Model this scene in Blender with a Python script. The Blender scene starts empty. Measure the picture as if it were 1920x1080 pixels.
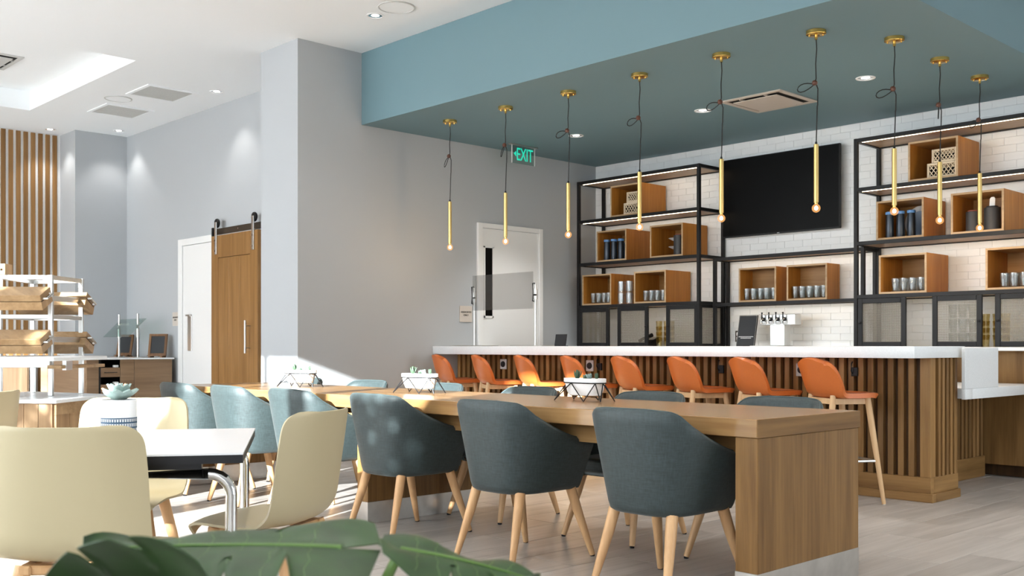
import bpy, bmesh, math, random
from mathutils import Vector, Matrix
random.seed(7)
S = bpy.context.scene
COL = S.collection
R_ = math.radians

# ------------------------------------------------------------------ camera, world, sun, exposure
cam = bpy.data.cameras.new('camera'); co = bpy.data.objects.new('camera', cam); COL.objects.link(co)
co.location = (0, 0, 1.08); co.rotation_euler = (R_(90), 0, R_(46.336))
cam.sensor_width = 36; cam.lens = 36.283; cam.shift_y = 0.05656; cam.clip_start = 0.05
cam.dof.use_dof = True; cam.dof.focus_distance = 6.0; cam.dof.aperture_fstop = 8.0
S.camera = co
S.view_settings.view_transform = 'Standard'; S.view_settings.look = 'None'
S.view_settings.gamma = 1; S.view_settings.use_curve_mapping = False
S.view_settings.exposure = 1.26
S.cycles.max_bounces = 10; S.cycles.diffuse_bounces = 6; S.cycles.glossy_bounces = 4
S.cycles.transparent_max_bounces = 16; S.cycles.transmission_bounces = 6
S.cycles.caustics_reflective = False; S.cycles.caustics_refractive = False
S.cycles.sample_clamp_indirect = 6.0
S.cycles.use_denoising = True
w = bpy.data.worlds.new('world'); S.world = w; w.use_nodes = True
wb = w.node_tree.nodes['Background']; wb.inputs[0].default_value = (0.82, 0.91, 1.0, 1); wb.inputs[1].default_value = 3.2
sun = bpy.data.lights.new('sun', 'SUN'); so = bpy.data.objects.new('sun', sun); COL.objects.link(so)
sun.energy = 14.5; sun.angle = R_(0.53); sun.color = (0.95, 0.975, 1.0)
SUNDIR = Vector((-0.4226 * math.cos(R_(16.9)), 0.9063 * math.cos(R_(16.9)), -math.sin(R_(16.9))))
so.rotation_euler = SUNDIR.to_track_quat('-Z', 'Y').to_euler(); so.location = (4, -8, 6)

# ------------------------------------------------------------------ materials
def nt(name):
    m = bpy.data.materials.new(name); m.use_nodes = True
    return m, m.node_tree.nodes, m.node_tree.links, m.node_tree.nodes['Principled BSDF']

def plain(name, c, rough=0.5, metal=0.0, bump=0.0, bscale=80, var=0.0, spec=0.5, coat=0.0):
    m, n, l, p = nt(name)
    p.inputs['Base Color'].default_value = (*c, 1); p.inputs['Roughness'].default_value = rough
    p.inputs['Metallic'].default_value = metal; p.inputs['Specular IOR Level'].default_value = spec
    p.inputs['Coat Weight'].default_value = coat
    if bump or var:
        t = n.new('ShaderNodeTexCoord'); z = n.new('ShaderNodeTexNoise'); z.inputs['Scale'].default_value = bscale
        z.inputs['Detail'].default_value = 4; l.new(t.outputs['Object'], z.inputs['Vector'])
        if bump:
            b = n.new('ShaderNodeBump'); b.inputs['Strength'].default_value = bump; b.inputs['Distance'].default_value = 0.002
            l.new(z.outputs['Fac'], b.inputs['Height']); l.new(b.outputs['Normal'], p.inputs['Normal'])
        if var:
            r = n.new('ShaderNodeValToRGB')
            r.color_ramp.elements[0].position = 0.3; r.color_ramp.elements[1].position = 0.7
            r.color_ramp.elements[0].color = (*[x * (1 - var) for x in c], 1)
            r.color_ramp.elements[1].color = (*[min(1, x * (1 + var)) for x in c], 1)
            l.new(z.outputs['Fac'], r.inputs['Fac']); l.new(r.outputs['Color'], p.inputs['Base Color'])
    return m

def wood(name, c1, c2, axis=0, rough=0.4, fine=1.0, rnd=0.25, contrast=1.0, spec=0.28):
    """grain runs along the object's axis (0 x, 1 y, 2 z)"""
    m, n, l, p = nt(name)
    t = n.new('ShaderNodeTexCoord'); mp = n.new('ShaderNodeMapping')
    sc = [38.0 * fine] * 3; sc[axis] = 1.6 * fine
    mp.inputs['Scale'].default_value = sc
    oi = n.new('ShaderNodeObjectInfo')
    add = n.new('ShaderNodeVectorMath'); add.operation = 'ADD'
    mul = n.new('ShaderNodeVectorMath'); mul.operation = 'SCALE'; mul.inputs['Scale'].default_value = 13.0
    cmb = n.new('ShaderNodeCombineXYZ')
    for i in range(3): l.new(oi.outputs['Random'], cmb.inputs[i])
    l.new(cmb.outputs[0], mul.inputs[0]); l.new(t.outputs['Object'], add.inputs[0]); l.new(mul.outputs[0], add.inputs[1])
    l.new(add.outputs[0], mp.inputs['Vector'])
    a = n.new('ShaderNodeTexNoise'); a.inputs['Scale'].default_value = 1.0; a.inputs['Detail'].default_value = 8; a.inputs['Roughness'].default_value = 0.62
    l.new(mp.outputs[0], a.inputs['Vector'])
    mp2 = n.new('ShaderNodeMapping'); sc2 = [5.0] * 3; sc2[axis] = 0.55; mp2.inputs['Scale'].default_value = sc2
    l.new(add.outputs[0], mp2.inputs['Vector'])
    b = n.new('ShaderNodeTexNoise'); b.inputs['Scale'].default_value = 1.0; b.inputs['Detail'].default_value = 3; b.inputs['Distortion'].default_value = 1.2
    l.new(mp2.outputs[0], b.inputs['Vector'])
    mx = n.new('ShaderNodeMath'); mx.operation = 'MULTIPLY_ADD'; mx.inputs[1].default_value = 0.5
    hl = n.new('ShaderNodeMath'); hl.operation = 'MULTIPLY'; hl.inputs[1].default_value = 0.5
    l.new(b.outputs['Fac'], hl.inputs[0]); l.new(a.outputs['Fac'], mx.inputs[0]); l.new(hl.outputs[0], mx.inputs[2])
    r = n.new('ShaderNodeValToRGB'); e = r.color_ramp.elements
    e[0].position = 0.5 - 0.17 / contrast; e[1].position = 0.5 + 0.17 / contrast
    e[0].color = (*c1, 1); e[1].color = (*c2, 1)
    l.new(mx.outputs[0], r.inputs['Fac'])
    hsv = n.new('ShaderNodeHueSaturation')
    mr = n.new('ShaderNodeMapRange'); mr.inputs['To Min'].default_value = 1 - rnd; mr.inputs['To Max'].default_value = 1 + rnd
    l.new(oi.outputs['Random'], mr.inputs['Value']); l.new(mr.outputs[0], hsv.inputs['Value'])
    l.new(r.outputs['Color'], hsv.inputs['Color']); l.new(hsv.outputs[0], p.inputs['Base Color'])
    p.inputs['Roughness'].default_value = rough; p.inputs['Specular IOR Level'].default_value = spec
    bp = n.new('ShaderNodeBump'); bp.inputs['Strength'].default_value = 0.12; bp.inputs['Distance'].default_value = 0.001
    l.new(a.outputs['Fac'], bp.inputs['Height']); l.new(bp.outputs['Normal'], p.inputs['Normal'])
    return m

def glass(name, tint=(0.96, 0.98, 0.97), refl=0.10, rough=0.02):
    m = bpy.data.materials.new(name); m.use_nodes = True; n = m.node_tree.nodes; l = m.node_tree.links; n.clear()
    o = n.new('ShaderNodeOutputMaterial'); t = n.new('ShaderNodeBsdfTransparent'); g = n.new('ShaderNodeBsdfGlossy')
    t.inputs[0].default_value = (*tint, 1); g.inputs['Roughness'].default_value = rough
    lw = n.new('ShaderNodeLayerWeight'); lw.inputs['Blend'].default_value = 0.35
    mr = n.new('ShaderNodeMapRange'); mr.inputs['To Min'].default_value = refl; mr.inputs['To Max'].default_value = 0.75
    l.new(lw.outputs['Facing'], mr.inputs['Value'])
    pw = n.new('ShaderNodeMath'); pw.operation = 'POWER'; pw.inputs[1].default_value = 2.5
    l.new(lw.outputs['Facing'], pw.inputs[0]); l.new(pw.outputs[0], mr.inputs['Value'])
    mx = n.new('ShaderNodeMixShader'); l.new(mr.outputs[0], mx.inputs[0]); l.new(t.outputs[0], mx.inputs[1]); l.new(g.outputs[0], mx.inputs[2])
    l.new(mx.outputs[0], o.inputs[0]); return m

def emit(name, c, s):
    m, n, l, p = nt(name)
    p.inputs['Base Color'].default_value = (*c, 1); p.inputs['Emission Color'].default_value = (*c, 1); p.inputs['Emission Strength'].default_value = s
    return m

def fabric(name, c, var=0.27):
    m, n, l, p = nt(name)
    t = n.new('ShaderNodeTexCoord')
    out = []
    for sc in ((150, 150, 16), (22, 22, 180)):
        mp = n.new('ShaderNodeMapping'); mp.inputs['Scale'].default_value = sc; l.new(t.outputs['Object'], mp.inputs['Vector'])
        z = n.new('ShaderNodeTexNoise'); z.inputs['Scale'].default_value = 1; z.inputs['Detail'].default_value = 3; l.new(mp.outputs[0], z.inputs['Vector']); out.append(z)
    ad = n.new('ShaderNodeMath'); ad.operation = 'ADD'; l.new(out[0].outputs['Fac'], ad.inputs[0]); l.new(out[1].outputs['Fac'], ad.inputs[1])
    hv = n.new('ShaderNodeMath'); hv.operation = 'MULTIPLY'; hv.inputs[1].default_value = 0.5; l.new(ad.outputs[0], hv.inputs[0])
    r = n.new('ShaderNodeValToRGB'); r.color_ramp.elements[0].position = 0.36; r.color_ramp.elements[1].position = 0.64
    r.color_ramp.elements[0].color = (*[x * (1 - var) for x in c], 1); r.color_ramp.elements[1].color = (*[x * (1 + var) for x in c], 1)
    l.new(hv.outputs[0], r.inputs['Fac']); l.new(r.outputs['Color'], p.inputs['Base Color'])
    p.inputs['Roughness'].default_value = 0.55; p.inputs['Sheen Weight'].default_value = 0.15; p.inputs['Sheen Roughness'].default_value = 0.4
    b = n.new('ShaderNodeBump'); b.inputs['Strength'].default_value = 0.25; b.inputs['Distance'].default_value = 0.001
    l.new(hv.outputs[0], b.inputs['Height']); l.new(b.outputs['Normal'], p.inputs['Normal'])
    return m

M = {}
M['grey'] = plain('grey_paint', (0.425, 0.442, 0.458), 0.75, bump=0.05, bscale=300)
M['white_paint'] = plain('white_ceiling_paint', (0.88, 0.905, 0.92), 0.8, bump=0.03, bscale=200)
M['teal'] = plain('teal_paint', (0.150, 0.248, 0.280), 0.6, bump=0.03, bscale=300)
M['white_trim'] = plain('white_door_paint', (0.80, 0.80, 0.79), 0.35)
M['tile_w'] = plain('white_glazed_tile', (0.83, 0.845, 0.85), 0.30, var=0.03, bscale=3)
M['grout'] = plain('grout', (0.76, 0.765, 0.765), 0.9)
M['floor_grout'] = plain('floor_grout', (0.36, 0.33, 0.30), 0.9)
M['plank'] = wood('floor_plank', (0.285, 0.258, 0.234), (0.48, 0.445, 0.415), 1, 0.35, 0.8, 0.09, 0.9)
M['quartz'] = plain('white_quartz', (0.77, 0.795, 0.81), 0.25, var=0.05, bscale=160)
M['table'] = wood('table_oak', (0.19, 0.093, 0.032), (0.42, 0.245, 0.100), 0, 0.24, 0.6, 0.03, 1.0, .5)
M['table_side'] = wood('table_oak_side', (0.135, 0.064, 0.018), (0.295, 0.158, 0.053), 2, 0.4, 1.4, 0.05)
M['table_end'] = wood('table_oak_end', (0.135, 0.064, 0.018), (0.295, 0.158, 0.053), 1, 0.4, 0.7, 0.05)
M['slat'] = wood('bar_slat_oak', (0.165, 0.083, 0.026), (0.37, 0.208, 0.078), 2, 0.45, 0.9, 0.22)
M['slat_h'] = wood('bar_rail_oak', (0.165, 0.083, 0.026), (0.37, 0.208, 0.078), 0, 0.45, 0.9, 0.08)
M['slat_y'] = wood('bar_rail_oak_y', (0.165, 0.083, 0.026), (0.37, 0.208, 0.078), 1, 0.45, 0.9, 0.08)
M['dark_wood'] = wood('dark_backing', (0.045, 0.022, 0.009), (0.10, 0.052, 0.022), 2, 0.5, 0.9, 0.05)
M['box'] = wood('box_oak', (0.33, 0.118, 0.016), (0.56, 0.240, 0.045), 2, 0.4, 1.0, 0.10)
M['box_h'] = wood('box_oak_h', (0.25, 0.120, 0.036), (0.43, 0.235, 0.09), 0, 0.4, 1.0, 0.10)
M['edge'] = wood('box_edge', (0.36, 0.235, 0.125), (0.56, 0.39, 0.235), 0, 0.5, 1.0, 0.05)
M['shelf'] = wood('shelf_board', (0.30, 0.19, 0.10), (0.46, 0.31, 0.18), 0, 0.4, 1.0, 0.05)
M['barn'] = wood('barn_door_oak', (0.19, 0.092, 0.026), (0.35, 0.182, 0.064), 2, 0.4, 0.6, 0.05)
M['wslat'] = wood('wall_slat_oak', (0.17, 0.083, 0.026), (0.32, 0.17, 0.062), 2, 0.45, 0.8, 0.15)
M['cab'] = wood('cabinet_oak', (0.19, 0.12, 0.072), (0.315, 0.215, 0.135), 0, 0.4, 0.8, 0.06)
M['cab_y'] = wood('cabinet_oak_y', (0.19, 0.115, 0.064), (0.315, 0.205, 0.120), 1, 0.4, 0.8, 0.06)
M['cab_v'] = wood('cabinet_oak_v', (0.19, 0.12, 0.072), (0.315, 0.215, 0.135), 2, 0.4, 0.8, 0.06)
M['bread'] = wood('bread_box_oak', (0.25, 0.145, 0.066), (0.47, 0.31, 0.165), 0, 0.4, 0.9, 0.08)
M['station'] = wood('station_oak', (0.25, 0.145, 0.070), (0.45, 0.29, 0.155), 2, 0.42, 0.8, 0.15)
M['beech'] = wood('beech_leg', (0.50, 0.275, 0.125), (0.70, 0.435, 0.225), 2, 0.35, 1.0, 0.04)
M['beech_p'] = wood('pale_beech', (0.56, 0.35, 0.18), (0.74, 0.50, 0.28), 2, 0.4, 1.0, 0.04)
M['leather'] = plain('orange_leather', (0.56, 0.14, 0.027), 0.38, bump=0.15, bscale=350, var=0.12)
M['stitch'] = plain('leather_seam', (0.22, 0.06, 0.02), 0.6)
M['tub'] = fabric('teal_fabric', (0.030, 0.0445, 0.0455))
M['pipe'] = plain('teal_piping', (0.05, 0.075, 0.078), 0.4)
M['ivory'] = plain('ivory_plastic', (0.53, 0.445, 0.275), 0.42, bump=0.08, bscale=600)
M['chrome'] = plain('chrome', (0.72, 0.71, 0.69), 0.09, 1.0)
M['steel'] = plain('brushed_steel', (0.62, 0.61, 0.59), 0.3, 1.0, bump=0.1, bscale=60)
M['steel_k'] = plain('kick_steel', (0.55, 0.53, 0.50), 0.34, 1.0, var=0.12, bscale=9)
M['brass'] = plain('brass', (0.78, 0.52, 0.16), 0.22, 1.0)
M['brass_s'] = plain('satin_brass', (0.66, 0.47, 0.18), 0.34, 1.0)
M['black'] = plain('black_metal', (0.010, 0.010, 0.011), 0.45, spec=0.25)
M['bronze'] = plain('dark_bronze', (0.10, 0.08, 0.062), 0.4, 0.8)
M['mesh'] = plain('mesh_wire', (0.22, 0.195, 0.16), 0.5, 0.2)
M['cord'] = plain('black_cord', (0.012, 0.012, 0.012), 0.7)
M['bead'] = plain('walnut_bead', (0.10, 0.032, 0.016), 0.4)
M['tv'] = plain('tv_screen', (0.003, 0.003, 0.003), 0.35, spec=0.08)
M['blackp'] = plain('black_plastic', (0.009, 0.009, 0.011), 0.4, spec=0.3)
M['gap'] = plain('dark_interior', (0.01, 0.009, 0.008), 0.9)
M['chalk'] = plain('chalkboard', (0.018, 0.02, 0.023), 0.7)
M['frame_w'] = wood('chalkboard_frame', (0.10, 0.045, 0.018), (0.24, 0.12, 0.05), 2, 0.5, 1.0, 0.05)
M['ceramic'] = plain('white_ceramic', (0.86, 0.86, 0.86), 0.3)
M['navy'] = plain('navy_glaze', (0.035, 0.085, 0.15), 0.5)
M['soil'] = plain('soil', (0.05, 0.035, 0.025), 0.9, var=0.6, bscale=150)
M['succ'] = plain('succulent_green', (0.30, 0.40, 0.37), 0.6, var=0.25, bscale=30)
M['succ2'] = plain('succulent_dark', (0.075, 0.13, 0.075), 0.55, var=0.35, bscale=40)
M['succ3'] = plain('succulent_peach', (0.75, 0.40, 0.20), 0.6, var=0.2, bscale=30)
M['leaf'] = plain('monstera_leaf', (0.019, 0.054, 0.010), 0.42, var=0.35, bscale=14)
M['rib'] = plain('leaf_midrib', (0.12, 0.22, 0.05), 0.4)
M['stem'] = plain('plant_stem', (0.12, 0.22, 0.05), 0.5)
M['glass'] = glass('clear_glass')
M['pane'] = glass('window_glass', (0.97, 0.985, 0.98), 0.04)
M['guard'] = glass('guard_glass', (0.80, 0.80, 0.80), 0.06)
M['guard_g'] = glass('green_guard_glass', (0.80, 0.88, 0.85), 0.10)
M['tumbler'] = glass('tumbler_glass', (0.90, 0.92, 0.92), 0.16, 0.05)
M['amber'] = glass('amber_glass', (0.94, 0.88, 0.70), 0.10, 0.05)
M['bulb'] = emit('lamp_bulb', (1.0, 0.78, 0.48), 14)
def bulb_glass():
    m = bpy.data.materials.new('glowing_globe'); m.use_nodes = True; n = m.node_tree.nodes; n.clear(); l = m.node_tree.links
    o = n.new('ShaderNodeOutputMaterial'); t = n.new('ShaderNodeBsdfTransparent'); e = n.new('ShaderNodeEmission'); mx = n.new('ShaderNodeMixShader')
    e.inputs[0].default_value = (1.0, .48, .16, 1); e.inputs[1].default_value = .55; mx.inputs[0].default_value = .40
    l.new(t.outputs[0], mx.inputs[1]); l.new(e.outputs[0], mx.inputs[2]); l.new(mx.outputs[0], o.inputs[0]); return m
M['globe'] = bulb_glass()
M['led'] = emit('led_strip', (1.0, 0.80, 0.52), 7)
M['down'] = emit('downlight_glow', (1.0, 0.96, 0.90), 5)
M['refl'] = plain('downlight_reflector', (0.85, 0.85, 0.85), 0.15, 1.0)
M['exit'] = emit('exit_green', (0.01, 0.42, 0.28), 0.55)
M['vent'] = plain('vent_grey', (0.55, 0.55, 0.54), 0.6)
M['ventp'] = plain('vent_beige', (0.50, 0.45, 0.40), 0.6)
M['sign'] = plain('sign_beige', (0.56, 0.50, 0.44), 0.6)
M['crate'] = plain('woven_cream', (0.72, 0.60, 0.44), 0.8, bump=0.4, bscale=200, var=0.1)
M['bottle'] = plain('dark_bottle', (0.035, 0.045, 0.06), 0.3, 0.6)
M['bcap'] = plain('blue_cap', (0.10, 0.26, 0.55), 0.4)
M['bplate'] = plain('blue_plate', (0.16, 0.23, 0.34), 0.3)
M['gplate'] = plain('grey_plate', (0.42, 0.41, 0.39), 0.4)
M['canister'] = plain('charcoal_canister', (0.028, 0.028, 0.03), 0.5)
M['red'] = plain('red_lid', (0.25, 0.05, 0.03), 0.5)
M['pave'] = plain('pale_paving', (0.55, 0.53, 0.50), 0.9, var=0.1, bscale=2)
M['wtop'] = plain('white_laminate', (0.80, 0.80, 0.81), 0.28)
M['text'] = plain('sign_lettering', (0.03, 0.025, 0.02), 0.6)
M['ink'] = plain('white_lettering', (0.75, 0.75, 0.75), 0.6)

# ------------------------------------------------------------------ mesh helpers
class MB:
    def __init__(s): s.v = []; s.f = []
    def add(s, vs, fs):
        o = len(s.v); s.v += [tuple(v) for v in vs]; s.f += [tuple(i + o for i in f) for f in fs]; return s
    def box(s, x0, y0, z0, x1, y1, z1):
        return s.add([(x0,y0,z0),(x1,y0,z0),(x1,y1,z0),(x0,y1,z0),(x0,y0,z1),(x1,y0,z1),(x1,y1,z1),(x0,y1,z1)],
                     [(0,3,2,1),(4,5,6,7),(0,1,5,4),(1,2,6,5),(2,3,7,6),(3,0,4,7)])
    def tube(s, pts, r, n=8, caps=True):
        """swept tube; r a number or one per point"""
        P = [Vector(p) for p in pts]; rs = r if isinstance(r, (list, tuple)) else [r] * len(P)
        rings = []; up = None
        for i, p in enumerate(P):
            t = (P[min(i+1, len(P)-1)] - P[max(i-1, 0)]).normalized()
            if up is None:
                up = Vector((0,0,1)) if abs(t.z) < 0.9 else Vector((1,0,0))
            a = t.cross(up)
            if a.length < 1e-6: a = t.cross(Vector((0.3,1,0.2)))
            a.normalize(); b = t.cross(a).normalized(); up = -b if False else up
            rings.append([p + a * (rs[i]*math.cos(2*math.pi*k/n)) + b * (rs[i]*math.sin(2*math.pi*k/n)) for k in range(n)])
        vs = [q for R in rings for q in R]; fs = []
        for i in range(len(P)-1):
            for k in range(n):
                fs.append((i*n+k, i*n+(k+1)%n, (i+1)*n+(k+1)%n, (i+1)*n+k))
        if caps: fs += [tuple(range(n))[::-1], tuple(range((len(P)-1)*n, len(P)*n))]
        return s.add(vs, fs)
    def lathe(s, prof, c=(0,0,0), n=20, caps=True):
        vs = []; fs = []
        for (r, z) in prof:
            for k in range(n):
                a = 2*math.pi*k/n; vs.append((c[0]+r*math.cos(a), c[1]+r*math.sin(a), c[2]+z))
        for i in range(len(prof)-1):
            for k in range(n):
                fs.append((i*n+k, i*n+(k+1)%n, (i+1)*n+(k+1)%n, (i+1)*n+k))
        if caps:
            if prof[0][0] > 1e-5: fs.append(tuple(range(n))[::-1])
            if prof[-1][0] > 1e-5: fs.append(tuple(range((len(prof)-1)*n, len(prof)*n)))
        return s.add(vs, fs)
    def prism(s, poly, z0, z1):
        n = len(poly)
        return s.add([(x,y,z0) for x,y in poly] + [(x,y,z1) for x,y in poly],
                     [tuple(range(n))[::-1], tuple(range(n,2*n))] + [(i,(i+1)%n,n+(i+1)%n,n+i) for i in range(n)])
    def extr(s, poly3, d):
        """extrude planar polygon of 3-D points by vector d"""
        n = len(poly3); d = Vector(d)
        return s.add([Vector(p) for p in poly3] + [Vector(p)+d for p in poly3],
                     [tuple(range(n))[::-1], tuple(range(n,2*n))] + [(i,(i+1)%n,n+(i+1)%n,n+i) for i in range(n)])
    def grid(s, rows, close=False):
        m = len(rows[0]); vs = [p for r in rows for p in r]; fs = []
        for i in range(len(rows)-1):
            for k in range(m if close else m-1):
                fs.append((i*m+k, i*m+(k+1)%m, (i+1)*m+(k+1)%m, (i+1)*m+k))
        return s.add(vs, fs)
    def sheet(s, rows, th):
        """grid given thickness th along its normals, closed rim"""
        nr, m = len(rows), len(rows[0]); P = [[Vector(p) for p in r] for r in rows]
        N = []
        for i in range(nr):
            rn = []
            for k in range(m):
                du = P[min(i+1,nr-1)][k] - P[max(i-1,0)][k]; dv = P[i][min(k+1,m-1)] - P[i][max(k-1,0)]
                q = du.cross(dv); rn.append(q.normalized() if q.length > 1e-12 else Vector((0,0,1)))
            N.append(rn)
        vs = [P[i][k] for i in range(nr) for k in range(m)] + [P[i][k] + N[i][k]*th for i in range(nr) for k in range(m)]
        o = nr*m; fs = []
        for i in range(nr-1):
            for k in range(m-1):
                a = i*m+k; fs.append((a, a+1, a+m+1, a+m)); fs.append((o+a, o+a+m, o+a+m+1, o+a+1))
        for k in range(m-1):
            fs.append((k, o+k, o+k+1, k+1)); a = (nr-1)*m+k; fs.append((a, a+1, o+a+1, o+a))
        for i in range(nr-1):
            a = i*m; fs.append((a, a+m, o+a+m, o+a)); a = i*m+m-1; fs.append((a, o+a, o+a+m, a+m))
        return s.add(vs, fs)
    def mesh(s, name, mat, bev=0.0, seg=1, smooth=35, recalc=True):
        me = bpy.data.meshes.new(name); me.from_pydata(s.v, [], s.f)
        bm = bmesh.new(); bm.from_mesh(me)
        if recalc: bmesh.ops.recalc_face_normals(bm, faces=bm.faces)
        if bev:
            es = [e for e in bm.edges if len(e.link_faces) == 2 and e.calc_face_angle(0) > 0.6]
            bmesh.ops.bevel(bm, geom=es, offset=bev, segments=seg, affect='EDGES', profile=0.5)
        bm.to_mesh(me); bm.free()
        me.materials.append(M[mat] if isinstance(mat, str) else mat)
        if smooth:
            me.polygons.foreach_set('use_smooth', [True]*len(me.polygons)); me.set_sharp_from_angle(angle=R_(smooth))
        return me
    def build(s, name, mat, parent=None, bev=0.0, seg=1, smooth=35, loc=None, recalc=True):
        o = bpy.data.objects.new(name, s.mesh(name, mat, bev, seg, smooth, recalc)); COL.objects.link(o)
        if parent: o.parent = parent
        if loc: o.location = loc
        return o

def box(name, mat, a, b, parent=None, bev=0.0, seg=1):
    """box with origin at its own centre so that object coordinates start there"""
    c = [(a[i]+b[i])/2 for i in range(3)]; h = [abs(b[i]-a[i])/2 for i in range(3)]
    return MB().box(-h[0],-h[1],-h[2],h[0],h[1],h[2]).build(name, mat, parent, bev, seg, loc=c)

def mobj(name, me, parent=None, loc=None, rz=None):
    o = bpy.data.objects.new(name, me); COL.objects.link(o)
    if parent: o.parent = parent
    if loc: o.location = loc
    if rz is not None: o.rotation_euler = (0,0,rz)
    return o

def tag(o, label, cat, group=None):
    o['label'] = label; o['category'] = cat
    if group: o['group'] = group
    return o
def thing(name, label, cat, loc=(0,0,0), rz=0.0, group=None):
    o = bpy.data.objects.new(name, None); COL.objects.link(o); o.empty_display_size = 0.05
    o.location = loc; o.rotation_euler = (0,0,rz); return tag(o, label, cat, group)
def struct(o): o['kind'] = 'structure'; return o
def stuff(o): o['kind'] = 'stuff'; return o
KIDS = {}
def copy_tree(o, parent=None):
    c = o.copy(); COL.objects.link(c)
    if parent: c.parent = parent
    for ch in KIDS.setdefault(o.name, list(o.children)): copy_tree(ch, c)
    return c
def dup(o, loc, rz=0.0, label=None, group=None):
    c = copy_tree(o); c.location = loc; c.rotation_euler = (0,0,rz)
    if label: c['label'] = label
    if group: c['group'] = group
    return c
def DR(d, r, z=0.0):
    """point d metres out along the room's diagonal and r metres across it"""
    return Vector((-0.7234*d + 0.6904*r, 0.6904*d + 0.7234*r, z))
DIAG = R_(46.336)
def text(name, body, size, mat, parent, loc, rot, ext=0.001, align='CENTER', width=1.0):
    c = bpy.data.curves.new(name, 'FONT'); c.body = body; c.size = size; c.extrude = ext; c.align_x = align; c.align_y = 'CENTER'
    t = bpy.data.objects.new('tmp', c); COL.objects.link(t)
    dg = bpy.context.evaluated_depsgraph_get(); dg.update()
    me = bpy.data.meshes.new_from_object(t.evaluated_get(dg)); bpy.data.objects.remove(t)
    me.materials.clear(); me.materials.append(M[mat])
    o = bpy.data.objects.new(name, me); COL.objects.link(o); o.parent = parent
    o.location = loc; o.rotation_euler = rot; o.scale = (width, 1, 1); return o

# ------------------------------------------------------------------ room shell
XW, YB, ZT, ZC = -8.15, 9.152, 3.198, 3.885       # bar side wall, tiled wall, teal ceiling, white ceiling
YC, XCL, YD = 5.08, -8.80, 5.83                    # column face, column left side, barn door wall
XP, YP, XS = -13.604, 5.147, -14.123               # pillar, slat wall
YWIN, XE = -2.4, 5.0
fl = struct(box('floor', 'floor_grout', (-15, -2.6, -0.12), (5.2, 9.4, -0.004)))
# floor tiles: 0.305 x 0.915 running towards the tiled wall, staggered
TW, TL = 0.305, 0.915
tme = MB().box(-TW/2+.0012, -TL/2+.0012, -.004, TW/2-.0012, TL/2-.0012, 0.0).mesh('floor_tile', 'plank', bev=.0012)
cells = []
for i in range(-50, 18):
    off = (i * 0.37) % 1.0 * TL
    for j in range(-4, 12):
        x, y = (i + .5) * TW - .1, j * TL + off
        if not (-14.0 < x < 4.9 and -2.2 < y < 8.9): continue
        d = -0.7234*x + 0.6904*y; r = 0.6904*x + 0.7234*y
        vis = False
        if d > 1.5:
            px = 960 + 1935*r/d; py = 648.6 + 1935*1.08/d
            vis = -60 < px < 1980 and 800 < py < 1180
        cells.append((0 if vis else 1, d if d > 0 else 50, x, y))
cells.sort()
far = MB()
for k, (v, d, x, y) in enumerate(cells):
    if k < 298 and v == 0:
        mobj('tile', tme, fl, (x - fl.location.x, y - fl.location.y, -fl.location.z))
    else:
        far.box(x-TW/2+.0012, y-TL/2+.0012, -.004, x+TW/2-.0012, y+TL/2-.0012, 0.0)
ft = far.build('tile_field', 'plank', fl, loc=(-fl.location.x, -fl.location.y, -fl.location.z)); stuff(ft)

# white ceiling with a raised tray and the teal soffit
cz = ZC
TX0, TX1, TY0, TY1 = -12.86, -9.89, 1.2, 4.33
cm = MB()
cm.box(-15, -2.6, cz, TX0, YD+.2, cz+.2); cm.box(TX1, -2.6, cz, 5.2, 9.4, cz+.2)
cm.box(TX0, -2.6, cz, TX1, TY0, cz+.2); cm.box(TX0, TY1, cz, TX1, YD+.2, cz+.2)
cm.box(TX0-.1, TY0-.1, cz+.226, TX1+.1, TY1+.1, cz+.3)
cm.box(TX0-.1, TY0-.1, cz+.2, TX0, TY1+.1, cz+.226); cm.box(TX1, TY0-.1, cz+.2, TX1+.1, TY1+.1, cz+.226)
cm.box(TX0, TY0-.1, cz+.2, TX1, TY0, cz+.226); cm.box(TX0, TY1, cz+.2, TX1, TY1+.1, cz+.226)
struct(cm.build('ceiling', 'white_paint', smooth=0))
struct(MB().box(XW+.001, 5.785, ZT, -2.85, YB-.001, ZC-.001).build('ceiling_soffit', 'teal', smooth=0))

struct(MB().box(XW-.3, YC, 0, XW, 9.4, ZC).box(XCL, YC, 0, XW-.3, 6.03, ZC).build('wall_column', 'grey', smooth=0))
struct(MB().box(-15, YD, 0, XCL, YD+.2, ZC).build('wall_barn_door', 'grey', smooth=0))
struct(MB().box(-15, YP, 0, XP, YD, ZC).build('wall_pillar', 'grey', smooth=0))
ws = struct(MB().box(XS-.2, -2.6, 0, XS, YP, ZC).build('wall_slats', 'white_trim', smooth=0))
wb_ = struct(MB().box(XW, YB, 0, XE, YB+.2, ZC).build('wall_back', 'grout', smooth=0))
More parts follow.
